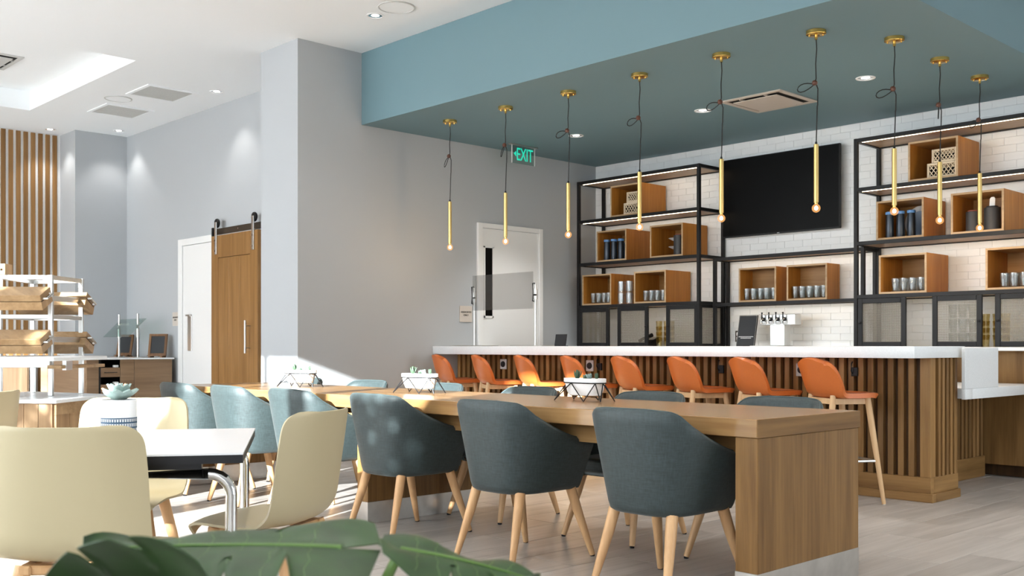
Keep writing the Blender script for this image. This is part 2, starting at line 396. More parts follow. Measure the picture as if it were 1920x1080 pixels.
# subway tiles of the back wall
th_, tw_ = 0.0665, 0.203
sme = MB().box(-tw_/2+.0006, 0, -th_/2+.0006, tw_/2-.0006, .006, th_/2-.0006).mesh('wall_tile', 'tile_w', bev=.001)
tl = []
z = 1.0
row = 0
while z < ZT:
    zt = min(z+th_, ZT); x = XW + (0 if row % 2 else -tw_/2)
    while x < -1.5:
        tl.append((x, z, min(x+tw_, -1.5), zt)); x += tw_
    z += th_; row += 1
full = [t for t in tl if t[0] >= XW-.001 and abs(t[2]-t[0]-tw_) < 1e-6 and abs(t[3]-t[1]-th_) < 1e-6]
full.sort(key=lambda t: abs(t[0]+3.9) + 0.6*abs(t[1]-1.7) - (2.2 if t[0] < -3.2 else 0))
near = set(full[:290]); rest = MB()
for t in tl:
    if t in near: mobj('tile', sme, wb_, ((t[0]+t[2])/2, YB-.006, (t[1]+t[3])/2))
    else: rest.box(max(t[0], XW)+.001, YB-.006, t[1]+.001, t[2]-.001, YB, t[3]-.001)
stuff(rest.build('tile_field', 'tile_w', wb_, bev=.001))
# oak slats on the far wall
slm = MB().box(0, -.0285, .0, .02, .0285, ZC-.012).mesh('wall_slat', 'wslat', bev=.003)
ys = YP - .075
k = 0
while ys > -2.3:
    mobj('slat', slm, ws, (XS, ys, 0)); ys -= 0.092; k += 1

# window wall behind the camera
wall = MB()
piers = [(-15, -13.6), (-9.9, -9.7), (-5.8, -5.60), (-1.55, -1.35), (4.83, 5.2)]
for a, b in piers: wall.box(a, YWIN-.2, 0, b, YWIN, ZC)
H1, H2 = 3.56, 3.85
for a, b, h in ((-13.6, -9.9, H1), (-9.7, -5.8, H1), (-5.60, -2.75, H1), (-2.75, -1.55, H2), (-1.35, 4.83, H1)):
    wall.box(a, YWIN-.2, h, b, YWIN, ZC); wall.box(a, YWIN-.2, 0, b, YWIN, 0.06)
struct(wall.build('wall_front', 'grey', smooth=0))
def window(n, a, b, h, mull):
    f = MB()
    for x in [a+.03, b-.03] + mull: f.box(x-.03, YWIN-.14, .06, x+.03, YWIN-.06, h)
    f.box(a, YWIN-.14, .06, b, YWIN-.06, .12); f.box(a, YWIN-.14, h-.05, b, YWIN-.06, h)
    o = struct(f.build('window_%d' % n, 'bronze', smooth=0))
    xs = sorted([a+.03, b-.03] + mull)
    for p, q in zip(xs, xs[1:]):
        MB().box(p+.02, YWIN-.104, .1, q-.02, YWIN-.098, h-.03).build('pane', 'pane', o, smooth=0)
    L = bpy.data.lights.new('window_portal', 'AREA'); L.shape = 'RECTANGLE'; L.size = b-a; L.size_y = h-.06; L.cycles.is_portal = True
    lo = bpy.data.objects.new('window_portal', L); COL.objects.link(lo); lo.location = ((a+b)/2, YWIN-.02, (h+.06)/2); lo.rotation_euler = (R_(90), 0, R_(0))
window(1, -5.60, -2.75, H1, [-5.18, -3.9])
window(5, -13.6, -9.9, H1, [-11.8])
window(2, -2.75, -1.55, H2, [])
# end wall glazed for added fill light; an added wall blocks its sun
er = MB(); er.box(XE, -2.6, 0, XE+.2, 4.4, ZC); er.box(XE, 8.8, 0, XE+.2, 9.4, ZC); er.box(XE, 4.4, 2.9, XE+.2, 8.8, ZC); er.box(XE, 4.4, 0, XE+.2, 8.8, .1)
struct(er.build('wall_right', 'grey', smooth=0))
f3 = MB()
for k in range(4): y = 4.43 + k*1.447; f3.box(XE+.06, y-.03, .1, XE+.14, y+.03, 2.9)
f3.box(XE+.06, 4.4, .1, XE+.14, 8.8, .16); f3.box(XE+.06, 4.4, 2.84, XE+.14, 8.8, 2.9)
w3 = struct(f3.build('window_3', 'bronze', smooth=0))
for k in range(3): MB().box(XE+.097, 4.45+k*1.447, .15, XE+.103, 4.41+(k+1)*1.447, 2.85).build('pane', 'pane', w3, smooth=0)
L = bpy.data.lights.new('window_portal', 'AREA'); L.shape = 'RECTANGLE'; L.size = 4.4; L.size_y = 2.8; L.cycles.is_portal = True
lo = bpy.data.objects.new('window_portal', L); COL.objects.link(lo); lo.location = (XE-.02, 6.6, 1.5); lo.rotation_euler = (R_(90), 0, R_(90))
# unseen windows added for fill light, with translucent blinds that spread the sun
def fill_blind_mat(name, tr):
    m = bpy.data.materials.new(name); m.use_nodes = True; n = m.node_tree.nodes; n.clear(); l = m.node_tree.links
    o = n.new('ShaderNodeOutputMaterial'); t1 = n.new('ShaderNodeBsdfTranslucent'); t2 = n.new('ShaderNodeBsdfDiffuse'); mx = n.new('ShaderNodeMixShader')
    t1.inputs[0].default_value = (tr, tr, tr, 1); t2.inputs[0].default_value = (.9, .9, .9, 1); mx.inputs[0].default_value = .3
    l.new(t1.outputs[0], mx.inputs[1]); l.new(t2.outputs[0], mx.inputs[2]); l.new(mx.outputs[0], o.inputs[0]); return m
def fill_blind_window(n, a, b, k, tr):
    f = MB(); st_ = (b-a-.06)/k
    for i in range(k+1): x = a+.03+i*st_; f.box(x-.03, YWIN-.14, .06, x+.03, YWIN-.06, H1)
    f.box(a, YWIN-.14, .06, b, YWIN-.06, .12); f.box(a, YWIN-.14, H1-.06, b, YWIN-.06, H1)
    o = struct(f.build('window_%d' % n, 'bronze', smooth=0)); m = fill_blind_mat('fill_blind_fabric_%d' % n, tr)
    for i in range(k):
        x0, x1 = a+.04+i*st_, a+.02+(i+1)*st_
        MB().add([(x0, YWIN-.045, .10), (x1, YWIN-.045, .10), (x1, YWIN-.045, H1-.01), (x0, YWIN-.045, H1-.01)], [(0,1,2,3)]).build('fill_blind', m, o, smooth=0)
fill_blind_window(4, -1.35, 4.83, 4, .30)
fill_blind_window(6, -9.7, -5.8, 3, .80)
struct(MB().box(XE+.21, -3.4, -.1, 24, -2.6, 9).build('wall_sun_block', 'pave', smooth=0))  # unseen wall added to keep direct sun off the end glazing
rh = random.Random(3)
def sun_blocker(x0, x1, h, n, label):  # unseen leaf cards added outside to block sun from parts of the room
    m = MB()
    for k in range(n):
        c = Vector((rh.uniform(x0, x1), -3.3+rh.uniform(-.25, .25), rh.uniform(-.05, h)))
        q = Matrix.Rotation(rh.uniform(0, 6.28), 3, 'Z') @ Matrix.Rotation(rh.uniform(-1, 1), 3, 'X') @ Matrix.Rotation(rh.uniform(-1, 1), 3, 'Y')
        a = rh.uniform(.05, .085)
        m.add([c + q @ Vector(v) for v in ((-a, 0, 0), (0, 0, -a*1.3), (a, 0, 0), (0, 0, a*1.3))], [(0, 1, 2, 3)])
    tag(stuff(m.build('sun_blocker', 'leaf', smooth=0, recalc=False)), label, 'sun_blocker')
sun_blocker(-5.0, -3.98, 3.3, 2100, 'narrow added leaf screen outside the windows, blocking sun')
sun_blocker(-1.86, -.5, 3.0, 1900, 'wide added leaf screen outside the windows, blocking sun')
struct(MB().box(XE+.25, -2.55, -.2, 40, 40, -.1).build('ground_terrace', 'pave', smooth=0))
struct(MB().box(-40, -40, -.2, 30, YWIN-.25, -.1).build('ground', 'pave', smooth=0))

# ------------------------------------------------------------------ doors of the setting
d1 = MB(); fx0, fx1, fz = -12.04, -10.2, 2.385
d1.box(fx0, YD-.03, 0, fx0+.10, YD, fz); d1.box(fx0+.10, YD-.03, fz-.08, fx1-.1, YD, fz); d1.box(fx1-.1, YD-.03, 0, fx1, YD, fz)
door1 = struct(d1.build('door_1', 'white_trim', bev=.003))
MB().box(fx0+.105, YD-.012, .01, fx1-.105, YD-.001, fz-.085).build('leaf', 'white_trim', door1, bev=.002)
hn = MB().box(-11.80, YD-.022, 1.02, -11.70, YD-.012, 1.46).build('pull_plate', 'steel', door1, bev=.002); hn['label'] = 'brushed steel flush pull plate'
MB().box(-11.80, YD-.05, 1.44, -11.70, YD-.012, 1.46).build('pull_lip', 'steel', door1)
d2 = MB(); y0, y1 = 7.26, 8.232
d2.box(XW, y0, 0, XW+.03, y0+.065, 2.385); d2.box(XW, y1-.055, 0, XW+.03, y1, 2.385); d2.box(XW, y0+.065, 2.335, XW+.03, y1-.055, 2.385)
door2 = struct(d2.build('door_2', 'white_trim', bev=.003))
MB().box(XW+.001, y0+.07, .01, XW+.008, y1-.06, 2.33).build('jamb', 'white_trim', door2)
MB().box(XW+.009, y0+.075, .01, XW+.014, 8.015, 2.315).build('leaf', 'white_trim', door2, bev=.002)
MB().box(XW+.015, 7.365, 1.40, XW+.019, 7.47, 2.125).build('vision_panel', 'tv', door2)
ff = MB(); ff.box(XW+.014, 7.47, 1.38, XW+.024, 7.485, 2.14); ff.box(XW+.014, 7.35, 1.38, XW+.024, 7.365, 2.14); ff.box(XW+.014, 7.35, 2.125, XW+.024, 7.485, 2.14); ff.box(XW+.014, 7.35, 1.38, XW+.024, 7.485, 1.40)
ff.build('vision_frame', 'white_trim', door2)

# barn door on its track
bd = thing('barn_door', 'oak sliding barn door hanging from a flat steel track', 'door', (-10.5, YD-.075, 0))
P = bd
def bx(name, mat, a, b, par, bev=0.0):
    o = par.location if par.parent is None else Vector((0,0,0))
    return box(name, mat, [a[i]-o[i] for i in range(3)], [b[i]-o[i] for i in range(3)], par, bev)
yl0, yl1 = YD-.10, YD-.055
for (a, b) in ((-11.045, -10.885), (-10.165, -10.0)): bx('stile', 'barn', (a, yl0, .02), (b, yl1, 2.345), P, .002)
bx('top_rail', 'barn', (-10.883, yl0, 2.09), (-10.167, yl1, 2.345), P, .002)
for k in range(3):
    wpan = (.716)/3; bx('panel', 'barn', (-10.883+k*wpan, yl0+.004, .02), (-10.883+(k+1)*wpan-.002, yl1, 2.086), P, .002)
hd = MB().tube([(-10.16+10.5, -.085, 1.0), (-10.16+10.5, -.085, 1.36)], .012, 10).build('handle', 'steel', P)
for zz in (1.06, 1.30): MB().tube([(-10.16+10.5, -.085, zz), (-10.16+10.5, -.02, zz)], .007, 8).build('standoff', 'steel', hd)
for hx in (-10.93, -10.09):
    x = hx+10.5
    h = MB().box(x-.022, -.038, 2.13, x+.022, -.026, 2.50).build('hanger', 'steel', P, bev=.002)
    for zz in (2.17, 2.29): MB().tube([(x, -.052, zz), (x, -.03, zz)], .011, 8).build('bolt', 'chrome', h)
    wh = [(0.0, -.012), (.05, -.012), (.055, 0), (.05, .012), (0.0, .012)]
    wm = MB().lathe(wh, n=20); wo = wm.build('roller', 'black', h); wo.location = (x, -.012, 2.49); wo.rotation_euler = (R_(90), 0, 0)
tr = thing('barn_door_track', 'dark bronze flat track above the barn door', 'track', (-10.5, YD, 2.40))
bx('rail', 'bronze', (-11.07, YD-.055, 2.365), (-9.2, YD-.045, 2.435), tr, .001)
for x in (-11.02, -10.5, -9.9):
    MB().tube([(x+10.5, 0, 0.0), (x+10.5, -.062, 0.0)], .010, 8).build('bolt', 'chrome', tr)
MB().box(-11.09+10.5, -.075, -.05, -11.06+10.5, -.04, .05).build('end_stop', 'black', tr)

# ------------------------------------------------------------------ ceiling fittings
def downlight(x, y, z, label, r=.075, power=34):
    t = thing('downlight', label, 'light', (x, y, z), 0, 'recessed downlights')
    MB().lathe([(r*.80, -.001), (r*.82, -.006), (r, -.006), (r*1.02, -.001)], n=24, caps=False).build('trim_ring', 'ceramic', t)
    MB().lathe([(r*.45, -.0005), (r*.8, -.003)], n=16, caps=False).build('reflector', 'refl', t)
    MB().lathe([(.0001, -.0012), (r*.45, -.0012)], n=16, caps=False).build('lens', 'down', t)
    L = bpy.data.lights.new('downlight_lamp', 'SPOT'); L.energy = power; L.spot_size = R_(95); L.spot_blend = .6; L.shadow_soft_size = .04; L.color = (1, .97, .93)
    o = bpy.data.objects.new('lamp', L); COL.objects.link(o); o.parent = t; o.location = (0,0,-.02)
for x, y, z, lab, pw in ((-7.07, 7.64, ZT, 'recessed downlight in the teal ceiling near the exit sign', 50),
                     (-5.53, 7.65, ZT, 'recessed downlight in the teal ceiling beside the square air vent', 50),
                     (-3.97, 7.65, ZT, 'recessed downlight in the teal ceiling by the looped pendant cords near the corner', 50),
                     (-10.48, 5.5, ZC, 'recessed downlight in the white ceiling close above the barn door wall', 9),
                     (-13.27, 5.58, ZC, 'recessed downlight in the white ceiling tucked into the corner of the grey walls', 9),
                     (-13.80, 4.90, ZC, 'recessed downlight in the white ceiling in front of the oak slat wall', 9),
                     (-7.14, 5.21, ZC, 'recessed downlight in the white ceiling beside the large round speaker', 9),
                     (-9.87, 1.75+.62, ZC, 'recessed downlight in the white ceiling at the edge of the raised tray', 9)):
    downlight(x, y, z, lab, power=pw)
for k, (x, y) in enumerate(((-5.0, 1.4), (-2.4, 1.4), (0.2, 1.4), (2.8, 1.4), (-5.0, 4.3), (-2.4, 4.3), (0.2, 4.3), (2.8, 4.3), (-1.0, 7.2), (1.6, 7.2))):  # out-of-view downlights added to brighten the floor and right side
    downlight(x, y, ZC, 'unseen downlight added to light the floor, %s along the %s ceiling row' % (('first', 'second', 'third', 'fourth')[k % 4], ('front', 'middle', 'rear')[k//4]), power=50)
def speaker(x, y, r, label):
    t = thing('ceiling_speaker', label, 'speaker', (x, y, ZC), 0, 'round ceiling speakers')
    MB().lathe([(r*.92, -.001), (r*.93, -.008), (r, -.007), (r*1.01, -.001)], n=32, caps=False).build('rim', 'vent', t)
    MB().lathe([(.0001, -.004), (r*.92, -.004)], n=32, caps=False).build('grille', 'white_paint', t)
speaker(-6.84, 5.207, .155, 'large round white ceiling speaker beside a downlight')
speaker(-11.55, 4.85, .15, 'round white ceiling speaker between two square vents')
def flat_vent(cx, cy, label):
    t = thing('ceiling_vent', label, 'vent', (cx, cy, ZC), 0, 'square return vents')
    f = MB(); a, b = .29, .25
    f.box(-a, -a, -.010, a, -b, 0); f.box(-a, b, -.010, a, a, 0); f.box(-a, -b, -.010, -b, b, 0); f.box(b, -b, -.010, b+.04, b, 0)
    f.build('frame', 'white_paint', t)
    MB().box(-b, -b, -.003, b, b, -.001).build('backing', 'vent', t)
    lv = MB()
    for k in range(24): y = -b + .01 + k*.0205; lv.box(-b, y, -.008, b, y+.008, -.003)
    stuff(lv.build('louvres', 'vent', t))
flat_vent(-10.97, 5.10, 'square louvred vent in the white ceiling nearer the grey column')
flat_vent(-12.14, 5.13, 'square louvred vent in the white ceiling nearer the oak slat wall')
def diffuser(cx, cy, z, mat, label, hs=.30):
    t = thing('ceiling_diffuser', label, 'vent', (cx, cy, z))
    f = MB(); a, b = hs, hs-.045
    f.box(-a, -a, -.012, a, -b, 0); f.box(-a, b, -.012, a, a, 0); f.box(-a, -b, -.012, -b, b, 0); f.box(b, -b, -.012, a, b, 0)
    f.build('frame', mat, t, bev=.003)
    MB().box(-b, -b, -.004, b, b, -.001).build('throat', 'gap', t)
    MB().box(-b+.04, -b+.04, -.022, b-.04, b-.04, -.014).build('plate', mat, t, bev=.003)
    for sx in (-1, 1): MB().box(sx*.12-.006, -b, -.016, sx*.12+.006, b, -.004).build('bracket', mat, t)
diffuser(-4.925, 7.765, ZT, 'ventp', 'square beige air diffuser in the teal ceiling')
diffuser(-11.7, 3.45, ZC+.226, 'vent', 'square white air diffuser inside the raised ceiling tray', .33)

# exit sign
ex = thing('exit_sign', 'clear edge-lit panel reading EXIT in green under the teal ceiling', 'sign', (-7.81, 7.62, ZT))
MB().box(-.02, -.20, -.012, .02, .20, 0).build('ceiling_plate', 'steel', ex)
MB().box(-.003, -.165, -.20, .003, .165, -.012).build('panel', 'guard_g', ex)
for s in (-1, 1): MB().box(-.0045, s*.167-.003, -.20, .0045, s*.167+.003, -.012).build('edge_strip', 'ceramic', ex)
text('lettering', 'EXIT', .19, 'exit', ex, (.006, .015, -.108), (R_(90), 0, R_(90)), .0015, width=.62)
MB().extr([(.004, -.145, -.10), (.004, -.11, -.07), (.004, -.11, -.13)], (.002, 0, 0)).build('arrow', 'exit', ex)

def wall_sign(label, loc, rz):
    t = thing('room_sign', label, 'sign', loc, rz)
    MB().box(-.085, -.008, -.085, .085, 0, .085).build('plate', 'sign', t, bev=.002)
    text('lettering', 'ASSOCIATES', .026, 'text', t, (0, -.0095, .02), (R_(90), 0, 0)); text('lettering', 'ONLY', .026, 'text', t, (0, -.0095, -.012), (R_(90), 0, 0))
wall_sign('small beige square sign on the grey wall beside the white door behind the bar', (XW+.001, 7.105, 1.413), R_(90))
wall_sign('small beige square sign on the grey wall beside the barn door frame', (-12.148, YD-.001, 1.413), 0)

# ------------------------------------------------------------------ bar
bar = thing('bar_counter', 'long oak slatted bar with thick white stone counter', 'bar', (-5.6, 7.0, 0))
ox, oy = -5.6, 7.0
XL, XR, YF = -8.148, -3.148, 6.985
c = MB().box(XL-ox, 6.66-oy, .997, -3.11-ox, 7.46-oy, 1.078).build('countertop', 'quartz', bar, bev=.004, seg=2)
c['label'] = 'thick white speckled stone counter'
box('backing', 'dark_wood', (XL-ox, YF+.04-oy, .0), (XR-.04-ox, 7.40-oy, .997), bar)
box('base_rail', 'slat_h', (XL-ox, YF-.004-oy, .06), (XR+.004-ox, YF+.045-oy, .17), bar, .002)
box('base_rail', 'slat_y', (XR-.045-ox, YF+.046-oy, .06), (XR+.004-ox, 7.425-oy, .17), bar, .002)
box('plinth', 'slat_h', (XL-ox, YF-.016-oy, 0), (XR+.02-ox, YF+.05-oy, .06), bar, .003)
box('plinth', 'slat_y', (XR-.05-ox, YF+.051-oy, 0), (XR+.02-ox, 7.43-oy, .06), bar, .003)
sl = MB().box(-.021, 0, .17-.58, .021, .042, .997-.58).mesh('bar_slat', 'slat', bev=.002)
x = XL+.03; n_ = 0
while x < XR-.10:
    mobj('slat', sl, bar, (x-ox, YF-oy, .58)); x += .0755; n_ += 1
box('corner_post', 'slat', (XR-.075-ox, YF-oy, .17), (XR-ox, YF+.08-oy, .997), bar, .002)
slY = MB().box(-.042, -.017, .17-.58, 0, .017, .997-.58).mesh('bar_slat_side', 'slat', bev=.002)
for k in range(4): mobj('slat', slY, bar, (XR-ox, YF+.145+k*.066-oy, .58))
box('end_post', 'slat', (XR-.05-ox, 7.375-oy, .17), (XR-ox, 7.42-oy, .997), bar, .002)
# low counter section
lc = thing('low_counter', 'low white stone counter section stepping down from the end of the bar', 'counter', (-3.4, 8.1, 0))
MB().box(-3.95+3.4, 7.465-8.1, .70, -3.06+3.4, 8.79-8.1, .774).box(-3.088+3.4, 7.345-8.1, .70, -3.06+3.4, 7.465-8.1, .774).build('countertop', 'quartz', lc, bev=.003, seg=2)
MB().box(-3.088+3.4, 7.345-8.1, .7745, -3.06+3.4, 7.93-8.1, 1.068).build('upstand', 'quartz', lc, bev=.003)
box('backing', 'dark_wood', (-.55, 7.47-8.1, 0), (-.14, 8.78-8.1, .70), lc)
for k in range(17):
    box('slat', 'slat', (-.14, 7.50-8.1+k*.0755, .17), (-.10, 7.54-8.1+k*.0755, .70), lc, .002)
box('base_rail', 'slat_y', (-.139, 7.47-8.1, .0), (-.095, 8.78-8.1, .17), lc, .002)
# back counter
bc = thing('back_counter', 'white topped oak back counter along the tiled wall behind the bar', 'counter', (-4.4, 8.9, 0))
MB().box(XW+.002+4.4, 8.60-8.9, 1.04, -1.6+4.4, YB-.008-8.9, 1.07).build('countertop', 'quartz', bc, bev=.003)
box('front_panel', 'slat', (XW+.004+4.4, 8.80-8.9, .1), (-1.6+4.4, 8.83-8.9, 1.04), bc)
box('toe_kick', 'dark_wood', (XW+.004+4.4, 8.90-8.9, .0), (-1.6+4.4, 8.92-8.9, .1), bc)

# power outlets on the bar front
for k, (x, lab, st) in enumerate(((-7.433, 'round black cable port on the bar slats behind the second stool', 'round'), (-6.287, 'round black cable port on the bar slats behind the fourth stool', 'round'),
               (-6.165, 'black hook outlet on the bar slats beside the cable port behind the white planter', 'hook'), (-5.198, 'round black cable port on the bar slats by the sixth stool back', 'round'),
               (-4.86, 'black hook outlet on the bar slats between the sixth and seventh stools', 'hook'), (-4.137, 'round black cable port on the bar slats by the last stool back', 'round'),
               (-3.703, 'black hook outlet on the bar slats above the last stool seat', 'hook'))):
    t = thing('bag_hook' if st == 'hook' else 'cable_port', lab, 'hook' if st == 'hook' else 'outlet', (x, YF-.001, .90))
    if st == 'round':
        MB().box(-.045, -.012, -.05, .045, 0, .05).build('plate', 'vent', t, bev=.004)
        o = MB().lathe([(.0001, 0), (.030, 0), (.028, .008), (.0001, .010)], n=18).build('socket', 'blackp', t); o.rotation_euler = (R_(90), 0, 0); o.location = (0, -.012, 0)
    else:
        MB().box(-.024, -.02, -.04, .024, 0, .025).build('plate', 'blackp', t, bev=.003)
        MB().tube([(-.012, -.022, -.02), (-.012, -.04, .0), (-.012, -.035, .05), (-.012, -.02, .065)], .005, 6).build('hook', 'blackp', t)

# ------------------------------------------------------------------ shelving units
LV = (1.54, 2.02, 2.505, 2.95)
def shelf_unit(name, label, x0, x1, yf, levels, doors):
    t = thing(name, label, 'shelf', ((x0+x1)/2, yf, 0), 0); mx = (x0+x1)/2
    yb = 9.135; p = .034; D = yb-yf
    w2 = (x1-x0)/2
    base = 1.071
    top = levels[-1]
    for sx in (-1, 1):
        for y in (0, D-p):
            xx = sx*w2 - (p if sx > 0 else 0)
            box('post', 'black', (xx, y, base), (xx+p, y+p, top), t, .002)
    for i, z in enumerate(levels):
        fr = MB()
        fr.box(-w2+p, 0, z-.034, w2-p, p, z-.001); fr.box(-w2+p, D-p, z-.034, w2-p, D, z-.001)
        fr.box(-w2, p, z-.034, -w2+p, D-p, z-.001); fr.box(w2-p, p, z-.034, w2, D-p, z-.001)
        fr.build('shelf_frame', 'black', t, bev=.0015)
        sh = box('shelf_board', 'shelf', (-w2+p+.001, p+.001, z-.026), (w2-p-.001, D-p-.001, z-.002), t)
        lo_ = .0362 if i >= 2 else .0325
        box('light_strip', 'led', (-w2+p+.03, p+.002, z-lo_), (w2-p-.03, p+.008, z-.0265), t)
    if doors:
        zb, zt = base+.002, levels[0]-.036
        for (a, b) in doors:
            a -= mx; b -= mx; f = .043
            dm = MB(); dm.box(a, -.004, zb, a+f, .022, zt); dm.box(b-f, -.004, zb, b, .022, zt); dm.box(a+f, -.004, zb, b-f, .022, zb+f); dm.box(a+f, -.004, zt-f, b-f, .022, zt)
            d = dm.build('door', 'black', t, bev=.003)
            wr = MB(); q = a+f
            while q < b-f: wr.box(q, .008, zb+f, q+.0035, .0105, zt-f); q += .0115
            q = zb+f
            while q < zt-f: wr.box(a+f, .0085, q, b-f, .0110, q+.0045); q += .0115
            stuff(wr.build('mesh_panel', 'mesh', d, smooth=0))
            kb = MB().lathe([(.011, 0), (.012, .012), (.0001, .016)], n=12).build('knob', 'blackp', d); kb.rotation_euler = (R_(90), 0, 0)
            kb.location = ((a+.022) if (a+b) < -.4 or a > .3 else (b-.022), -.004, (zb+zt)/2)
        for sx in (-1, 1):   # mesh side panels
            xx = sx*(w2-.017)
            sm = MB(); y = p+.02
            sm2 = MB(); sm2.box(xx-.008, p, zb, xx+.008, p+.03, zt); sm2.box(xx-.008, D-p-.03, zb, xx+.008, D-p, zt); sm2.box(xx-.008, p+.03, zb, xx+.008, D-p-.03, zb+.03); sm2.box(xx-.008, p+.03, zt-.03, xx+.008, D-p-.03, zt)
            sf = sm2.build('side_frame', 'black', t)
            while y < D-p-.02: sm.box(xx-.001, y, zb, xx+.001, y+.0035, zt); y += .0115
            q = zb
            while q < zt: sm.box(xx-.0012, p, q, xx+.0012, D-p, q+.0045); q += .0115
            stuff(sm.build('mesh_panel', 'mesh', sf, smooth=0))
    return t
shelf_unit('shelf_unit', 'tall black metal and oak shelf unit beside the grey wall', -8.018, -6.315, 8.675, LV, [(-7.98, -7.535), (-7.41, -6.985), (-6.74, -6.335)])
shelf_unit('shelf_unit', 'low black metal shelf unit joining the two tall units under the television', -6.29, -4.62, 8.873, (1.522, 1.99), None)
shelf_unit('shelf_unit', 'tall black metal and oak shelf unit at the end away from the grey wall', -4.617, -2.91, 8.675, LV, [(-4.575, -4.13), (-3.895, -3.48), (-3.375, -2.95)])

def cubby(x, w_, yf, d_, z, h_, label):
    t = thing('oak_cubby', label, 'box', (x+w_/2, yf, z), 0, 'oak box cubbies on the bar shelves'); e = .017; a = w_/2
    box('side_panel', 'box', (-a, .001, 0), (-a+e, d_, h_), t); box('side_panel', 'box', (a-e, .001, 0), (a, d_, h_), t)
    box('top_panel', 'box_h', (-a+e, .001, h_-e), (a-e, d_, h_), t); box('bottom_panel', 'box_h', (-a+e, .001, 0), (a-e, d_, e), t)
    box('back_panel', 'box_h', (-a+e, d_-.012, e), (a-e, d_, h_-e), t)
    f = MB(); f.box(-a, -.002, 0, -a+e, .001, h_); f.box(a-e, -.002, 0, a, .001, h_); f.box(-a+e, -.002, 0, a-e, .001, e); f.box(-a+e, -.002, h_-e, a-e, .001, h_)
    f.build('front_edge', 'edge', t)
    return (x+w_/2, yf, z+e)
CU = {}
for key, x, z, lab in (('b1', -7.522, LV[2], 'oak cubby on the left unit top shelf, holding two cream woven crates'), ('b2', -7.727, LV[1], 'oak cubby on the left unit holding blue-capped bottles'),
                       ('b3', -6.966, LV[1], 'oak cubby on the left unit holding a black canister and white dishes'), ('b4', -7.945, LV[0], 'oak cubby of tumblers on the left unit next to the grey wall'),
                       ('b5', -7.187, LV[0], 'oak cubby of tumblers on the left unit, right of the glass mugs'), ('r1', -4.114, LV[2], 'oak cubby on the right unit top shelf, holding two cream woven crates'),
                       ('r2', -4.408, LV[1], 'oak cubby on the right unit holding blue-capped bottles and plates'), ('r3', -3.742, LV[1], 'oak cubby on the right unit holding two charcoal canisters'),
                       ('r4', -4.383, LV[0], 'oak cubby of tumblers on the right unit next to the low middle unit'), ('r5', -3.456, LV[0], 'oak cubby of tumblers cut by the right edge of the picture')):
    CU[key] = cubby(x, .432, 8.69, .43, z, .343, lab)
CU['m1'] = cubby(-5.98, .432, 8.885, .235, 1.522, .343, 'oak cubby of tumblers on the low middle unit above the menu board')
CU['m2'] = cubby(-5.43, .432, 8.885, .235, 1.522, .343, 'oak cubby of tumblers on the low middle unit above the beer tap')

# tumblers
tum = MB().lathe([(.0001, 0), (.027, 0), (.029, .004), (.038, .118), (.0355, .118), (.0275, .012), (.0001, .010)], n=16, caps=False).mesh('tumbler', 'tumbler')
nw = ('first', 'second', 'third', 'fourth', 'fifth')
for key, where in (('b4', 'cubby next to the grey wall'), ('b5', 'cubby right of the glass mugs'), ('m1', 'cubby above the menu board'),
                   ('m2', 'cubby above the drink tower'), ('r4', 'left cubby of the right unit'), ('r5', 'cubby cut by the picture edge')):
    cx, cy, cz_ = CU[key]; mid = key[0] == 'm'; dd = .09 if mid else .14
    rows_ = [[(-.155+i*.0775, .055+random.uniform(-.008, .008)) for i in range(5)], [(-.118+i*.0785, .055+dd+random.uniform(-.008, .008)) for i in range(4)]]
    if not mid: rows_[0] = [(-.09+i*.078, y) for i, (x, y) in enumerate(rows_[0][:4])]
    for j, rw in enumerate(rows_):
        for i, (px, py) in enumerate(rw):
            o = mobj('tumbler', tum, None, (cx+px, cy+py, cz_+.0005))
            tag(o, '%s tumbler from the left, %s row, in the %s' % (nw[i], 'front' if j == 0 else 'back', where), 'glass', 'tumblers in the ' + where)
# stacked glass mugs between cubbies
mug = MB().lathe([(.0001, 0), (.037, 0), (.038, .01), (.040, .125), (.037, .125), (.034, .018), (.0001, .016)], n=16, caps=False).tube([(.038, 0, .10), (.068, 0, .095), (.072, 0, .06), (.066, 0, .03), (.038, 0, .025)], .006, 6).mesh('glass_mug', 'tumbler')
for i in range(2):
    for j in range(2):
        o = mobj('glass_mug', mug, None, (-7.43+i*.115, 8.76, LV[0]+.0005+j*.128), .5)
        tag(o, ('upper' if j else 'lower') + ' clear glass mug in the ' + ('stack beside the grey-wall cubby' if i == 0 else 'stack touching the second tumbler cubby'), 'glass', 'stacked glass mugs')
